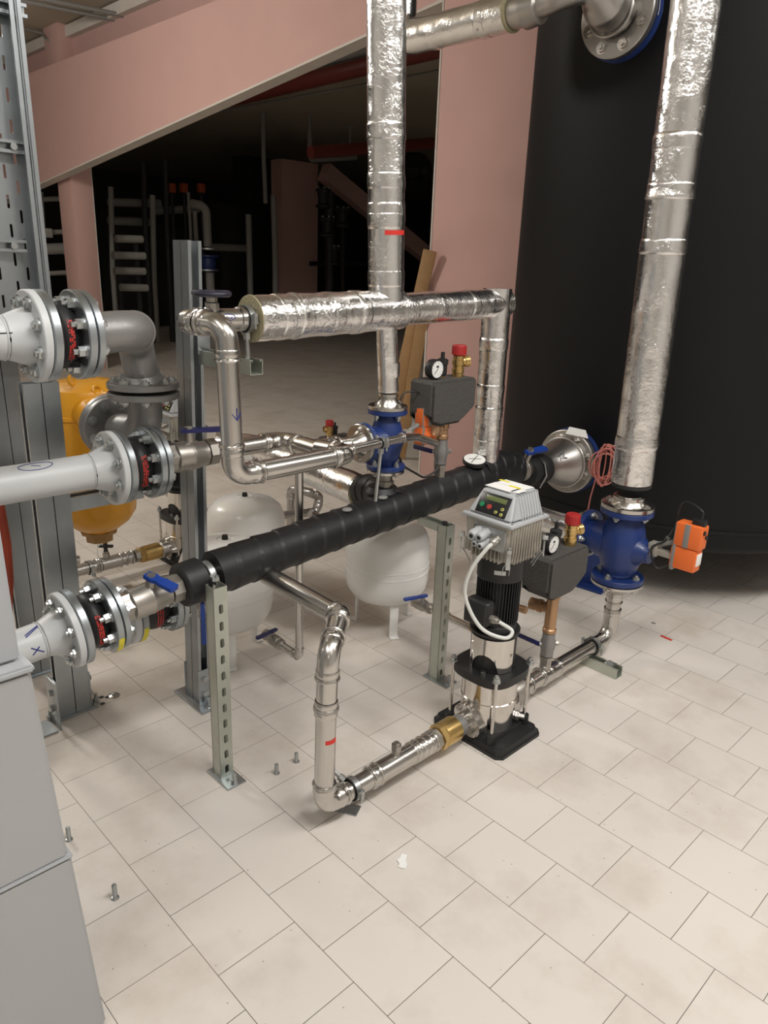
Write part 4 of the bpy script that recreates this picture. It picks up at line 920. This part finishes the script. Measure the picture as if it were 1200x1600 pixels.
# ------------------------------------------------------------------ white supply pipes with rubber joints
def white_pipe(label, x0, L_, xf, r, rf, ax, mark=None):
    p0, pf = L_(x0), L_(xf); t = thing('white_pipe', label, 'pipe', p0); MB().cyl(p0, pf - ax*.05, r, n=36).build('pipe', 'wpipe', t)
    MB().lathe([(r, 0), (r*1.0, .006), (r*1.35, .055), (r*1.4, .06)], pf - ax*.058, ax, 36, caps=False).build('weld_neck', 'wpipe', t)
    MB().torus(pf - ax*.058, ax, r, .0025, 36, 6).build('weld_seam', 'wpipe', t)
    flange(t, pf, ax, rf, .020, 'wpipe', 8, bl=.016); return t
def rubber_joint(label, a, ax, L, rf, tags=()):
    a, ax = V(a), V(ax).normalized(); t = thing('rubber_joint', label, 'expansion joint', a); th = .021
    flange(t, a, ax, rf, th, 'galv', 8, bolts=False); b = a + ax*(L-th)
    flange(t, b, ax, rf, th, 'galv', 8, bl=.030, side=1); flange(t, b + ax*(th+.002), ax, rf*.985, .018, 'galv', 8, bolts=True, side=-1, bl=.016, name='counter_flange')
    MB().lathe([(rf*.62, 0), (rf*.9, .0005), (rf*.9, .002), (rf*.62, .0025)], b + ax*(th-.0003), ax, 36).build('gasket', 'black', t)
    h = L-2*th; pr = [(rf*.60, 0), (rf*.62, h*.12)] + [(rf*(.62 + .12*math.sin(PI*i/12)), h*(.12+.76*i/12)) for i in range(1, 12)] + [(rf*.62, h*.88), (rf*.60, h)]
    bel = MB().lathe(pr, a + ax*th, ax, 48).build('bellows', 'black', t)
    ref = V((-.3, -1, 0)); 
    for r_, h_, w_ in ((.785, .5, .010),):
        x = (ref - ax*ref.dot(ax)).normalized(); y = ax.cross(x); rnd = random.Random(int(a.z*1000)); ang = -.55
        while ang < .7:
            da = rnd.uniform(.02, .06)
            for row in (-1, 0, 1):
                if rnd.random() < .75: curved_patch(bel, a + ax*(th + h*.5 + row*h*.085), ax, rf*(.742 - abs(row)*.008), ang, ang+da*.8, -.0018, .0018, 'redtape', 'red_print', ref=ref)
            ang += da
    for (base, hh, an0, an1, m, nm) in tags: curved_patch(t, base, ax, rf*1.001, an0, an1, .002, hh, m, nm, ref=V((-.2, -1, 0)))
    return t
# bottom line
t = white_pipe('white pipe with blue marker lines emerging from the grey cabinet, lowest of three', .30, L1, .640, .048, .105, AX)
strokes(t, L1(.545), AX, .048, V((-.5, -.85, .1)), [[(-.10, .0), (.38, .028)], [(.32, .0), (-.02, .020)]], 'ink', wd=.0016)
for ln in ([(-.72, -.002), (-1.12, .036)], [(-.84, -.002), (-1.2, .036)]): strokes(t, L1(.545), AX, .048, V((-.5, -.85, .1)), [ln], 'ink', wd=.0016)
rubber_joint('lowest black rubber joint between galvanised flanges with a yellow sticker', L1(.662), AX, .102, .105, [(L1(.662+.081), .018, R(18), R(62), 'yellow', 'yellow_sticker')])
# middle line
YM, ZM = 2.035, .958
def L2(x): return V((x, YM, ZM))
t = white_pipe('long white pipe crossing the left posts at mid height', .30, L2, .885, .050, .108, X)
strokes(t, L2(.68), X, .050, Z, [[(.42 + .30*math.cos(a*.45), .045*math.sin(a*.45)) for a in range(15)], [(.35, -.01), (.5, .012)]], 'ink', wd=.0011)
rubber_joint('middle black rubber joint with red print before the tall rail post', L2(.907), X, .112, .108)
ball_valve('ball_valve', 'ball valve with dark blue lever in front of the tall rail post', L2(1.060), X, .18, .045, (X*.9 - Y*.4), Z, lm='bluedk', lever_len=.13, stem_h=.03)
# top line
YT, ZT = 1.84, 1.358
def L3(x): return V((x, YT, ZT))
t = white_pipe('short white pipe at the upper left ending in a big flange, highest of three', .25, L3, .637, .050, .106, X)
strokes(t, L3(.56), X, .050, V((0, -1, .35)), [[(.05, -.02), (.05, .03)]], 'inkb', wd=.0015)
rubber_joint('highest black rubber joint with red print at the upper left', L3(.659), X, .100, .106)
t = thing('steel_elbow', 'grey double elbow turning down from the highest rubber joint', 'pipe bend', L3(.79))
eb = [L3(.782), V((.905, YT+.01, ZT+.005)), V((1.035, 2.12, 1.31)), V((1.068, 2.15, 1.18))]
MB().tube(fillet(eb, .085, 14), .051, 36).build('elbow', 'cast', t)
MB().torus(fillet(eb, .085, 14)[14] , (fillet(eb, .085, 14)[16]-fillet(eb, .085, 14)[14]), .0505, .004, 36, 6).build('weld_seam', 'cast', t)
MB().lathe([(.051, 0), (.052, .02), (.07, .045), (.072, .05)], (1.068, 2.15, 1.225), -Z, 36).build('weld_neck', 'cast', t)
fx = (1.068, 2.15)
flange(t, (*fx, 1.180), -Z, .107, .020, 'cast', 8, bl=.016)
t = thing('strainer', 'grey cast strainer body below the horizontal flange pair', 'strainer', (*fx, 1.0))
flange(t, (*fx, 1.150), -Z, .107, .020, 'cast', 8, side=-1, bl=.016)
MB().tube(fillet([(*fx, 1.15), (*fx, 1.02), (1.06, 2.32, 1.0)], .08, 10), .052, 32).build('body', 'cast', t)
flange(t, (1.06, 2.36, 1.0), Y, .10, .022, 'cast', 8, bl=.014)
# lower white line behind the lowest one
def L4(x): return V((x, 2.06, .470))
white_pipe('white flanged pipe hidden behind the lowest rubber joint', .35, L4, .905, .046, .092, X)
rubber_joint('black rubber joint with yellow sticker behind the lowest line', L4(.927), X, .14, .092, [(L4(.927), .018, R(10), R(70), 'yellow', 'yellow_sticker')])

# ------------------------------------------------------------------ yellow dirt separator and its bypass line
SX, SY = 1.135, 2.74
def sz(py): return aty(150, py, SY).z
t = thing('dirt_separator', 'yellow separator vessel behind the left double post', 'vessel', (SX, SY, 0))
zt, zl, zb_, zn, zc = sz(590), sz(641), sz(800), sz(826), sz(846); r0 = .150
MB().lathe([(.01, zt), (r0*.6, zt-.006), (r0*.93, zt-.03), (r0*.99, zt-.05), (r0, zl+.004), (r0*1.03, zl), (r0*1.03, zl-.012), (r0, zl-.016), (r0, zb_+.05), (r0*.97, zb_+.01), (r0*.8, zb_-.03), (r0*.55, zb_-.06), (r0*.46, zn-.0), (r0*.40, zn-.01)], (SX, SY, 0), Z, 48).build('shell', 'ytank', t)
MB().lathe([(.03, zc), (.052, zc+.004), (.054, zc+.03), (.068, zc+.035), (.072, zn-.004), (.06, zn), (.03, zn+.002)], (SX, SY, 0), Z, 8).build('drain_cap', 'ydark', t)
e = aty(112, 594, SY-.10); MB().torus(e, V((.5, -.8, .1)), .017, .0045, 24, 8).build('lifting_eye', 'ytank', t)
e = aty(152, 610, SY-.13); MB().torus(e, V((.1, -.9, .35)), .016, .005, 24, 8).build('lifting_lug', 'ytank', t)
nz = V((1.10, 2.53, 1.0)); flange(t, (1.065, 2.385, 1.0), Y, .105, .022, 'cast', 8, side=-1, bl=.014); MB().cyl((1.065, 2.40, 1.0), (1.09, 2.62, 1.0), .06).build('nozzle', 'ytank', t)
t = thing('fill_valve', 'black T-handle cock on the floor pipe below the yellow vessel', 'valve', (1.43, FY, .11))
c = aty(166, 868, FY); MB().cyl((c.x, FY, .10), (c.x, FY, .145), .013, n=14).hexn((c.x, FY, .12), (c.x, FY, .135), .017).build('nipple', 'nickel', t)
MB().cyl((c.x, FY, .145), (c.x, FY, .215), .010, n=12).build('spindle', 'black', t); MB().box((c.x, FY, .172), (.075, .02, .014), Matrix.Rotation(R(-40), 3, 'Z'), bev=.005).build('handle', 'black', t)
MB().tube(fillet([(c.x, FY, .20), (c.x-.05, FY-.02, .19), (c.x-.05, FY-.02, .12), (c.x-.01, FY-.02, .1)], .03), .0022, 6).build('cord', 'cablew', t)
t = thing('steel_pipe', 'dim stainless floor pipe feeding the second pump from the left', 'pipe', (1.2, FY, .08))
MB().cyl((.75, FY, .08), (1.56, FY, .08), .030, n=28).build('pipe', 'satin', t)
b = MB()
for x in (1.38, 1.39, 1.50, 1.53, 1.56): bead(b, V((x, FY, .08)), X, .031, .16)
b.lathe([(.03, 0), (.034, .002), (.034, .10), (.03, .102)], (1.40, FY, .08), X, 28); b.lathe([(.03, 0), (.035, .002), (.035, .03), (.03, .032)], (1.575, FY, .08), X, 8); b.build('coupling', 'satin', t)
t = thing('check_valve', 'brass check valve left of the second pump', 'valve', (1.64, FY, .04))
MB().lathe([(.03, 0), (.044, .002), (.044, .024), (.03, .026)], (1.60, FY, .08), X, 6).build('hex_end', 'brass', t)
MB().lathe([(.036, 0), (.042, .004), (.043, .09), (.036, .095)], (1.624, FY, .08), X, 32).build('body', 'brass', t)
MB().lathe([(.033, 0), (.042, .01), (.045, .05), (.03, .06)], (1.718, FY, .08), X, 28).build('threaded_end', 'satin', t)
clamp('zinc pipe clamp on the floor pipe under the yellow vessel', (1.345, FY, .08), X, .031, (1.345, FY-.10, .03))
t = thing('pipe_stub', 'round dark pipe end peeking out right of the left double post', 'pipe', aty(118, 876, 3.0))
MB().cyl(aty(108, 876, 3.0), aty(122, 876, 3.0), .022).build('pipe', 'satin', t)

# ------------------------------------------------------------------ double rail posts, tray and cabinet at the left
def double_post(label, base, top, op, wd, ht, bracket=None):
    base, top, op = V(base), V(top), V(op); t = thing('rail_post', label, 'post', base); d = (top-base).normalized(); L = (top-base).length
    for s in (-1, 1): m_ = MB(); channel(m_, base + op*s*.0015, d, op*s, wd, ht, L, .003, .011); m_.build('channel', 'galv', t)
    MB().box((base.x, base.y, .004), (.09 if abs(op.y) > .5 else .15, .20 if abs(op.y) > .5 else .07, .008), bev=.001).build('base_plate', 'galv', t)
    sd = op.cross(Z)
    for s in (-1, 1):
        q = V((base.x, base.y, 0)) + op*s*(ht+.004); MB().box(q + Z*.075, (.05 if abs(op.y) > .5 else .005, .005 if abs(op.y) > .5 else .05, .14), bev=.001).build('angle_bracket', 'galv', t)
        for z in (.05, .11): MB().cyl(q + Z*z, q + Z*z + op*s*.006, .015, n=16).hexn(q + Z*z, q + Z*z + op*s*.013, .0115).build('bolt', 'bolt', t)
        q2 = V((base.x, base.y, .008)) + op*s*(ht+.030); MB().cyl(q2, q2 + Z*.03, .006, n=10).hexn(q2, q2 + Z*.012, .012).build('anchor_bolt', 'bolt', t)
    return t
double_post('tall double rail post standing left of the downward stainless pipe', (1.205, 2.155, 0), (1.243, 2.155, 1.592), Y, .046, .043)
double_post('shorter double post standing before the yellow vessel', (.835, 2.375, 0), (.838, 2.375, 1.165), X, .046, .052)
double_post('brownish double post furthest left beneath the cable tray', (.845, 2.72, 0), (.835, 2.72, 1.40), X, .046, .055)
t = thing('mounting_channel', 'zinc channel arm from the tall rail post under the foil header end', 'channel', (1.262, 2.1, 1.24))
m_ = MB(); channel(m_, (1.262, 2.112, 1.225), -Y, Z, .044, .044, .285); m_.build('rail', 'zinc', t)
MB().box((1.258, 2.108, 1.285), (.045, .006, .06), bev=.001).build('angle_bracket', 'galv', t)
t = thing('mounting_channel', 'galvanised channel under the yellow vessel behind the middle joint', 'channel', (1.0, 2.45, .8))
m_ = MB(); q_ = aty(135, 781, 2.47); channel(m_, (q_.x-.14, 2.47, q_.z-.025), X, Z, .05, .05, .34); m_.build('rail', 'galv', t)
# small foot lying left of the shorter post
t = thing('angle_bracket', 'galvanised slotted foot bracket at the base of the shorter double post', 'bracket', (.735, 2.33, 0))
mb = MB(); m4 = Matrix(((1, 0, 0, .69), (0, 0, 1, 2.285), (0, 1, 0, .0), (0, 0, 0, 1))); mb.slotplate(m4, .11, .09, .006, [(0, 0)], .02, .06, .09); mb.box((.755, 2.33, .09), (.006, .085, .18), bev=.001); mb.build('plate', 'galv', t)
for z in (.07, .13): MB().hexn((.752, 2.33, z), (.742, 2.33, z), .012).build('bolt', 'bolt', t)
# cable tray
t = thing('cable_tray', 'perforated galvanised cable tray rising along the left edge', 'cable tray', (.82, 2.6, 1.25))
tl = Matrix.Translation((.80, 2.6, 1.22)) 
shx = Matrix(((1, 0, -.004, 0), (0, 1, 0, 0), (0, 0, 1, 0), (0, 0, 0, 1)))
mb = MB(); mb.slotplate(tl @ shx, .30, 2.85, .0015, [(-.11, 0), (-.06, .5), (-.01, 0), (.04, .5), (.09, 0), (.125, .5)], .008, .040, .085); mb.build('tray_bottom', 'galv', t)
mb = MB()
for dx, y0, y1 in ((.150, 2.53, 2.602), (-.150, 2.53, 2.602)): mb.prism([(dx-.002, y0), (dx+.002, y0), (dx+.002, y1), (dx-.002, y1)], 0, 2.85, tl @ shx @ Matrix.Translation((0, -2.6, 0)))
for dx in (.158, .136): mb.prism([(dx-.006, -.075), (dx+.006, -.075), (dx+.006, -.068), (dx-.006, -.068)], 0, 2.85, tl @ shx)
mb.build('side_rail', 'galv', t)
for k, py in enumerate((232, 385, 18)):
    c = aty(45, py, 2.56); t2 = thing('cross_rail', ['middle', 'lowest', 'topmost'][k] + ' zinc cross rail bolted over the cable tray', 'rail', c)
    m_ = MB(); channel(m_, (c.x-.45, 2.585, c.z), X, -Y, .036, .025, .445); m_.build('rail', 'galv', t2)
    MB().cyl((c.x-.045, 2.552, c.z), (c.x-.045, 2.562, c.z), .010, n=14).build('bolt', 'bolt', t2)
    if k == 1: MB().box((c.x-.145, 2.55, c.z), (.06, .02, .04), bev=.003).build('clip', 'bolt', t2)
t = thing('cable_bundle', 'dark bundled cables below the cable tray at the left edge', 'cable', aty(8, 430, 2.68))
for k in range(3): MB().tube([aty(-6+9*k, 385, 2.7), aty(2+9*k, 450, 2.7), aty(10+9*k, 540, 2.72)], .014, 10).build('cable', 'cablek', t)
# grey machine cabinet
t = thing('machine_cabinet', 'grey machine cabinet filling the lower left corner', 'cabinet', (-.3, 1.5, 0))
def cpanel(z0, z1, xa, xb, y0, y1, m, n):
    mb = MB(); mb.hull([V((-1.3, y0, z0)), V((xa, y0, z0)), V((xa, y1, z0)), V((-1.3, y1, z0))], [V((-1.3, y0, z1)), V((xb, y0, z1)), V((xb, y1, z1)), V((-1.3, y1, z1))])
    bmesh.ops.bevel(mb.bm, geom=list(mb.bm.edges), offset=min(.006, (z1-z0)*.3), segments=2, affect='EDGES'); return mb.build(n, m, t)
cpanel(.002, .462, .418, .388, 1.20, 1.95, 'cab', 'lower_panel'); cpanel(.464, .872, .384, .360, 1.202, 1.95, 'cab', 'middle_panel')
cpanel(.459, .467, .3905, .3905, 1.1985, 1.95, 'cab2', 'seam_strip'); cpanel(.870, .884, .366, .364, 1.196, 1.95, 'cab2', 'ledge'); cpanel(.885, 1.75, .353, .340, 1.225, 1.95, 'cab2', 'upper_panel')
tag(MB().tube(fillet([aty(-12, 740, 2.45), aty(0, 800, 2.45), aty(9, 850, 2.45), aty(13, 905, 2.45), aty(10, 980, 2.45)], .2), .017, 14).build('hose', 'hose'), 'orange red hose squeezed between grey cabinet and furthest left post', 'hose')

# ------------------------------------------------------------------ foil header, risers and the small blue valve
HY = 1.85
H0, H1 = aty(392, 498, HY), aty(776, 474, HY); hd = (H1-H0).normalized(); HT = aty(603, 487, HY)
HT = H0 + hd*((HT-H0).dot(hd))
t = thing('foil_pipe', 'foil-wrapped header pipe with its right leg dropping to the taped pipe', 'pipe', H0)
foil_run(t, [H0, HT + hd*.06], .0655, seed=4, amp=.022)
rb_ = aty(757, 738, HY)
foil_run(t, [HT, H1 + hd*.050], .0545, .045, seed=6, amp=.014, name='right_jacket'); foil_run(t, [H1 + Z*.056, V((rb_.x, HY, .74))], .0545, .045, seed=7, amp=.014, name='leg_jacket')
for q, k in ((.10, 1), (.165, 2), (.29, 3), (.40, 4)): foil_band(t, H0 + hd*q, hd, .0655, .045, k)
for q, k in ((.42, 5),): foil_band(t, HT + hd*q, hd, .0545, .04, k)
for z, k in ((1.26, 7), (1.08, 8), (.99, 9), (.90, 10)): foil_band(t, V((H1.x+(rb_.x-H1.x)*(1.41-z)/.67, HY, z)), Z, .0545, .05, k)
MB().lathe([(.034, 0), (.066, .001), (.067, .004), (.034, .005)], H0 - hd*.004, hd, 40).build('insulation_end', 'wool', t)
t = thing('foil_pipe', 'foil-wrapped riser with red tape rising from the header to the ceiling', 'pipe', HT)
rt = aty(604, 0, HY); rd_ = (rt-HT).normalized(); foil_run(t, [HT, HT + rd_*((4.1-HT.z)/rd_.z)], .0585, seed=8, amp=.016)
for py, k in ((435, 1), (330, 2), (283, 3), (206, 4), (345, 5)): q = HT + rd_*((aty(600, py, HY)-HT).dot(rd_)); foil_band(t, q, rd_, .0585, .05, k)
q = HT + rd_*((aty(600, 367, HY)-HT).dot(rd_)); curved_patch(t, q, rd_, .0606, R(-138), R(-62), 0, .014, 'redtape', 'red_tape', ref=X)
v1x = aty(604, 690, HY).x
foil_run(t, [HT, V((v1x, HY, 1.125))], .036, seed=9, amp=.03, name='stub_jacket'); foil_band(t, V((v1x, HY, 1.20)), Z, .036, .05, 3)
three_way('mixing_valve', 'small blue three-way valve under the centre foil riser', (v1x, HY), 1.062, .848, .052, .070, -X, X, .118, plate=False)
belimo('valve_actuator', 'orange actuator half hidden behind the high safety group', (v1x+.085, HY, .955), (1, -.05, 0), .72,
       [(v1x+.20, HY, 1.06), (v1x+.17, HY, 1.10), (v1x+.09, HY+.02, 1.10), (v1x+.085, HY+.03, .98)])
tag(MB().tube(fillet([(v1x+.06, HY+.03, .93), (v1x+.09, HY, .84), (v1x+.19, HY-.02, .78), (v1x+.26, HY-.02, .80), (v1x+.30, HY, .87)], .05), .0045, 8).build('valve_cable', 'cablek'), 'black cable hanging in an arc right of the small blue valve', 'cable')
t = thing('pipe_flange', 'stainless flange on top of the small blue valve', 'flange', (v1x, HY, 1.063)); weld_neck(t, (v1x, HY, 1.063), Z, .070, .013, .028, .03)
MB().lathe([(.03, .0), (.036, .004), (.036, .014), (.03, .018)], (v1x, HY, 1.103), Z, 28).build('press_socket', 'steel', t)
t = thing('pipe_flange', 'stainless flange under the small blue valve above the black tape', 'flange', (v1x, HY, .77))
flange(t, (v1x, HY, .846), -Z, .068, .012, 'steel', 4, side=-1, bl=.01); MB().lathe([(.034, 0), (.034, .012), (.026, .014), (.026, .03), (.032, .032), (.032, .045), (.022, .047), (.022, .075)], (v1x, HY, .834), -Z, 8).build('nipple', 'nickel', t)
t = thing('foil_pipe', 'foil-wrapped pipe sloping back behind the stainless loop to the taped pipe', 'pipe', (1.9, 2.1, .70))
foil_run(t, [(1.887, 2.04, .702), (1.965, 2.83, .702), (1.80, 2.95, .73)], .062, .08, seed=12, amp=.035); 
for q in (.25, .5): foil_band(t, V((1.887+.078*q, 2.04+.79*q, .702)), V((.1, 1, 0)), .062, .05, 3+q*9)
MB().lathe([(.03, 0), (.062, .001), (.064, .006), (.03, .008)], (1.887, 2.034, .702), Y, 36).build('insulation_end', 'wool', t)
# upper pipe to the tank
t = thing('foil_pipe', 'foil-wrapped pipe at the top running to the upper tank elbow', 'pipe', (2.76, 2.2, 2.52))
foil_run(t, [(2.765, 2.17, 2.52), (2.76, 2.80, 2.52), (2.76, 2.80, 4.1)], .068, .09, seed=14, amp=.018)
for y in (2.30, 2.58): foil_band(t, V((2.765, y, 2.52)), Y, .068, .05, y*5)
MB().lathe([(.05, 0), (.071, .001), (.071, .012), (.05, .013)], (2.765, 2.165, 2.52), Y, 40).build('insulation_end', 'wool', t)

# ------------------------------------------------------------------ stainless loop at the left end of the header
t = thing('gate_valve', 'stainless gate valve with dark handwheel at the header end', 'valve', (1.13, HY, 1.38))
gz = 1.383
MB().lathe([(.029, 0), (.031, .002), (.031, .03), (.034, .032), (.034, .04), (.030, .042), (.030, .13), (.034, .132), (.034, .15), (.031, .152), (.031, .165)], (1.085, HY, gz), X, 30).build('valve_body', 'steel', t)
MB().lathe([(.020, .02), (.020, .045), (.016, .048), (.016, .060), (.008, .062), (.008, .078)], (1.135, HY, gz), Z, 8).build('bonnet', 'nickel', t)
hw = MB().torus((1.135, HY, gz+.070), Z, .046, .0085, 40, 10); hw.lathe([(.012, -.008), (.016, 0), (.012, .008)], (1.135, HY, gz+.070), Z, 16)
hw.lathe([(.01, -.004), (.044, -.003), (.044, .002), (.01, .004)], (1.135, HY, gz+.070), Z, 32); hw.build('handwheel', 'hwheel', t)
strokes(t, (1.17, HY, gz), X, .0305, V((-.3, -1, .3)), [[(.25*math.cos(a*.5)*1.2, .02*math.sin(a*.5)) for a in range(14)], [(-.1, -.008), (.12, .004), (-.05, .012)]], 'ink', wd=.0009)
clamp('rubber lined clamp at the left end of the foil header', H0 - hd*.016, hd, .034, (H0.x-.012, HY, 1.27))
t = thing('steel_pipe', 'stainless pipe loop dropping from the header with a blue arrow', 'pipe', (1.08, 1.7, .96))
LX, LY, LZ = 1.085, 1.69, .980
press_pipe(t, [(1.09, HY, gz), (1.045, HY, gz), (1.075, LY, gz), (LX, LY, LZ), (1.507, LY, LZ), (1.507, 1.835, LZ-.012)], .0295, [.042, .082, .082, .062], .012)

strokes(t, (LX-.002, LY, 0), Z, .0297, X, [[(R(-92), 1.172), (R(-92), 1.140)], [(R(-118), 1.158), (R(-92), 1.140), (R(-66), 1.158)]], 'ink', wd=.0013)
strokes(t, (LX, LY, 0), Z, .0297, X, [[(R(-95) + .62*math.cos(a*.45), 1.060 + .017*math.sin(a*.45)) for a in range(15)], [(R(-115), 1.046), (R(-70), 1.072)]], 'inkb', wd=.0009)
t = thing('steel_pipe', 'stainless supply pipe bending from the middle ball valve to the small blue valve', 'pipe', (1.5, 1.9, .96))
press_pipe(t, [(1.24, YM, ZM), (1.507, YM, ZM), (1.507, 1.90, ZM)], .0295, .075, .012)
MB().lathe([(.0295, 0), (.033, .002), (.033, .088), (.0295, .09)], (1.507, 1.83, ZM), Y, 28).lathe([(.031, .0), (.033, .02), (.033, .065), (.03, .067)], (1.507, 1.87, ZM), X, 28).build('tee', 'steel', t)
MB().cyl((1.56, 1.862, ZM-.001), (v1x-.15, HY, .956), .0295, n=28).build('pipe', 'steel', t)
b = MB()
for x in (1.575, 1.60): bead(b, V((x, 1.86, ZM)), X, .031, .16)
b.build('bead', 'steel', t)
flange(t, (v1x-.121, HY, .955), -X, .068, .012, 'steel', 4, side=-1, bl=.01, boltm='steel'); MB().lathe([(.045, 0), (.033, .02), (.031, .05)], (v1x-.133, HY, .955), -X, 28).build('neck', 'steel', t)
t = thing('steel_pipe', 'thin stainless pipe feeding the bronze tee of the high safety group', 'pipe', (1.7, 1.74, .98))
tp = [aty(546, 704, LY), aty(630, 684, LY+.04), aty(652, 683, 1.78), aty(682, 692, 1.835)]
pth = fillet(tp, .05, 8); MB().tube(pth, .0145, 20).build('pipe', 'steel', t)
b = MB()
for q in (.02, .97): p = tp[0].lerp(tp[1], q); bead(b, p, tp[1]-tp[0], .0155, .2)
b.build('bead', 'steel', t)
q = tp[0].lerp(tp[1], .58); clamp('small pipe clamp hanging a rod from the thin stainless pipe', q, tp[1]-tp[0], .0155, q + V((0, .02, -.205)))
t = thing('steel_pipe', 'slim stainless drain pipe dropping behind the taped pipe to the front white vessel', 'pipe', (1.505, 1.94, .15))
press_pipe(t, [(1.505, 1.94, ZM-.02), (1.505, 1.94, .158), (1.512, 2.06, .155)], .0145, .03, .014)
MB().lathe([(.0145, 0), (.018, .002), (.018, .04), (.0145, .042)], (1.505, 1.94, .875), Z, 20).build('coupling', 'steel', t)
t = ball_valve('ball_valve', 'small drain valve with dark blue lever on the front white vessel', (1.512, 2.055, .155), V((.03, 1, .02)), .115, .022, V((-.85, -.1, -.1)), Z, lm='bluedk', lever_len=.085)
t = thing('steel_pipe', 'dark stainless bends right of the rear white vessel', 'pipe', aty(470, 800, 3.3))
press_pipe(t, [aty(436, 806, 3.3), aty(494, 800, 3.3), aty(500, 775, 3.3), aty(478, 768, 3.3), V((aty(478, 768, 3.3).x-.02, 3.42, .25)), V((aty(478, 768, 3.3).x-.02, 3.42, .01))], .024, .05, .015, 'satin')
press_pipe(t, [aty(484, 803, 3.1), aty(520, 815, 3.1), aty(560, 815, 3.1)], .02, .05, .015, 'satin')

# ------------------------------------------------------------------ white expansion vessels
def vessel(cx, cy, label, z0=.13, z1=.50, r=.184):
    t = thing('expansion_vessel', label, 'vessel', (cx, cy, 0)); H = z1-z0
    MB().lathe([(.01, z0), (r*.5, z0+.006), (r*.82, z0+.03), (r*.96, z0+.07), (r, z0+.11), (r, z1-.12), (r*.985, z1-.09), (r*.9, z1-.05), (r*.72, z1-.022), (r*.4, z1-.005), (.01, z1)], (cx, cy, 0), Z, 64).build('shell', 'white', t, sharp=60)
    for z in (z0+H*.42, z0+H*.50): MB().torus((cx, cy, z), Z, r, .0022, 64, 6).build('bead', 'white', t)
    MB().cyl((cx, cy, z1-.006), (cx, cy, z1+.016), .014, .011, n=16).build('valve_cap', 'black', t)
    MB().lathe([(.034, z1-.012), (.036, z1+.001), (.033, z1+.002), (.031, z1-.004)], (cx, cy, 0), Z, 24, caps=False).build('valve_collar', 'white', t)
    for k in range(3):
        a = R(-118 + 120*k); d = V((math.cos(a), math.sin(a), 0)); rm = Matrix.Rotation(a, 3, 'Z')
        l_ = MB(); l_.box(V((cx, cy, .10)) + d*r*.72, (.006, .038, .20), rm, bev=.001); l_.box(V((cx, cy, .004)) + d*(r*.72+.012), (.03, .038, .005), rm, bev=.001); l_.build('leg', 'white', t)
    return t
vessel(1.48, 2.38, 'white expansion vessel in front, partly hidden by the left slotted post')
vessel(1.855, 2.80, 'white expansion vessel furthest back, its black cap just below the stainless loop')
vessel(2.155, 2.15, 'white expansion vessel on legs beneath the middle of the taped pipe')
p = atz(655, 943, .205); 
ball_valve('ball_valve', 'small drain valve with blue lever on the vessel under the taped pipe', (p.x, p.y+.03, .205), -Y, .10, .024, V((-.8, .25, .05)), Z, lm='lever', lever_len=.09)
t = thing('steel_pipe', 'slim stainless pipe from the middle white vessel passing behind the near pump', 'pipe', (p.x, p.y, .2))
MB().cyl((p.x, p.y-.06, .205), (p.x+.0, 1.62, .205), .0145, n=20).build('pipe', 'steel', t)
b = MB(); bead(b, V((p.x, p.y-.16, .205)), Y, .0155, .2); bead(b, V((p.x, p.y-.30, .205)), Y, .0155, .2); b.build('bead', 'steel', t)
MB().tube(fillet([(p.x, 1.62, .205), (p.x, 1.57, .205), (2.14, 1.57, .30), (2.19, 1.55, .315), (2.20, 1.44, .318)], .03), .0145, 18).build('elbow', 'bronze', t)
# far safety group
cc = aty(515, 662, 3.85)
safety_group((cc.x+.07, 3.85, .002), cc.z-.26, 'far safety group with red cap half hidden behind the stainless pipes', fl=-1, gauge=False)

# ------------------------------------------------------------------ small things on the floor
for k, (px, py, h) in enumerate(((432, 1208, .035), (463, 1190, .035), (180, 1403, .042), (108, 1312, .042))):
    c = atz(px, py); t = thing('anchor_stud', ['left of the two anchor studs between slotted post and bent pipe', 'right of the two anchor studs between slotted post and bent pipe', 'lone anchor stud on the floor nearest the grey cabinet base', 'anchor stud touching the edge of the grey cabinet'][k], 'stud', c, 'threaded anchor studs in the floor')
    s_ = MB().lathe([(.0058, 0), (.0058, h-.003), (.004, h)], c, Z, 14)
    for i in range(int(h/.003)): s_.torus(c + Z*(.002+i*.003), Z, .0056, .0008, 12, 5)
    s_.build('stud', 'bolt', t); MB().lathe([(.006, 0), (.011, .0005), (.009, .004), (.006, .005)], c, Z, 12).build('sleeve', 'bolt', t)
c = atz(1041, 997); tag(MB().box(c + Z*.0008, (.055, .014, .0012), Matrix.Rotation(R(-95), 3, 'Z')).build('tape_scrap', 'redtape'), 'strip of red tape lying on the floor below the orange actuator', 'tape')
c = atz(629, 1347); pb = MB(); m4 = Matrix.Translation(c + Z*.001) @ Matrix.Rotation(R(40), 4, 'Z'); pb.prism([(-.026, -.008), (-.012, -.014), (.004, -.008), (.024, -.012), (.028, .004), (.01, .008), (.002, .016), (-.01, .008), (-.022, .010)], 0, .0025, m4); tag(pb.build('paper_scrap', 'paper'), 'torn white scrap lying alone on the bare front floor', 'scrap')
c = atz(178, 1087); t = thing('floor_anchor', 'dirty cut anchor in the floor right of the shorter double post', 'anchor', c); MB().lathe([(.018, 0), (.02, .003), (.008, .006), (.008, .012), (.003, .013)], c, Z, 14).build('anchor', 'bolt', t); 
for k in range(5): MB().sphere(c + V((.03*math.cos(k*1.9)-.03, .025*math.sin(k*2.3), .002)), .007, (1.4, 1, .35), 8).build('debris', 'dim', t)
c = atz(1021, 974); tag(MB().box(c + Z*.002, (.012, .018, .003), bev=.001).build('dark_chip', 'greyp'), 'small dark chip on the floor left of the red tape strip', 'scrap')
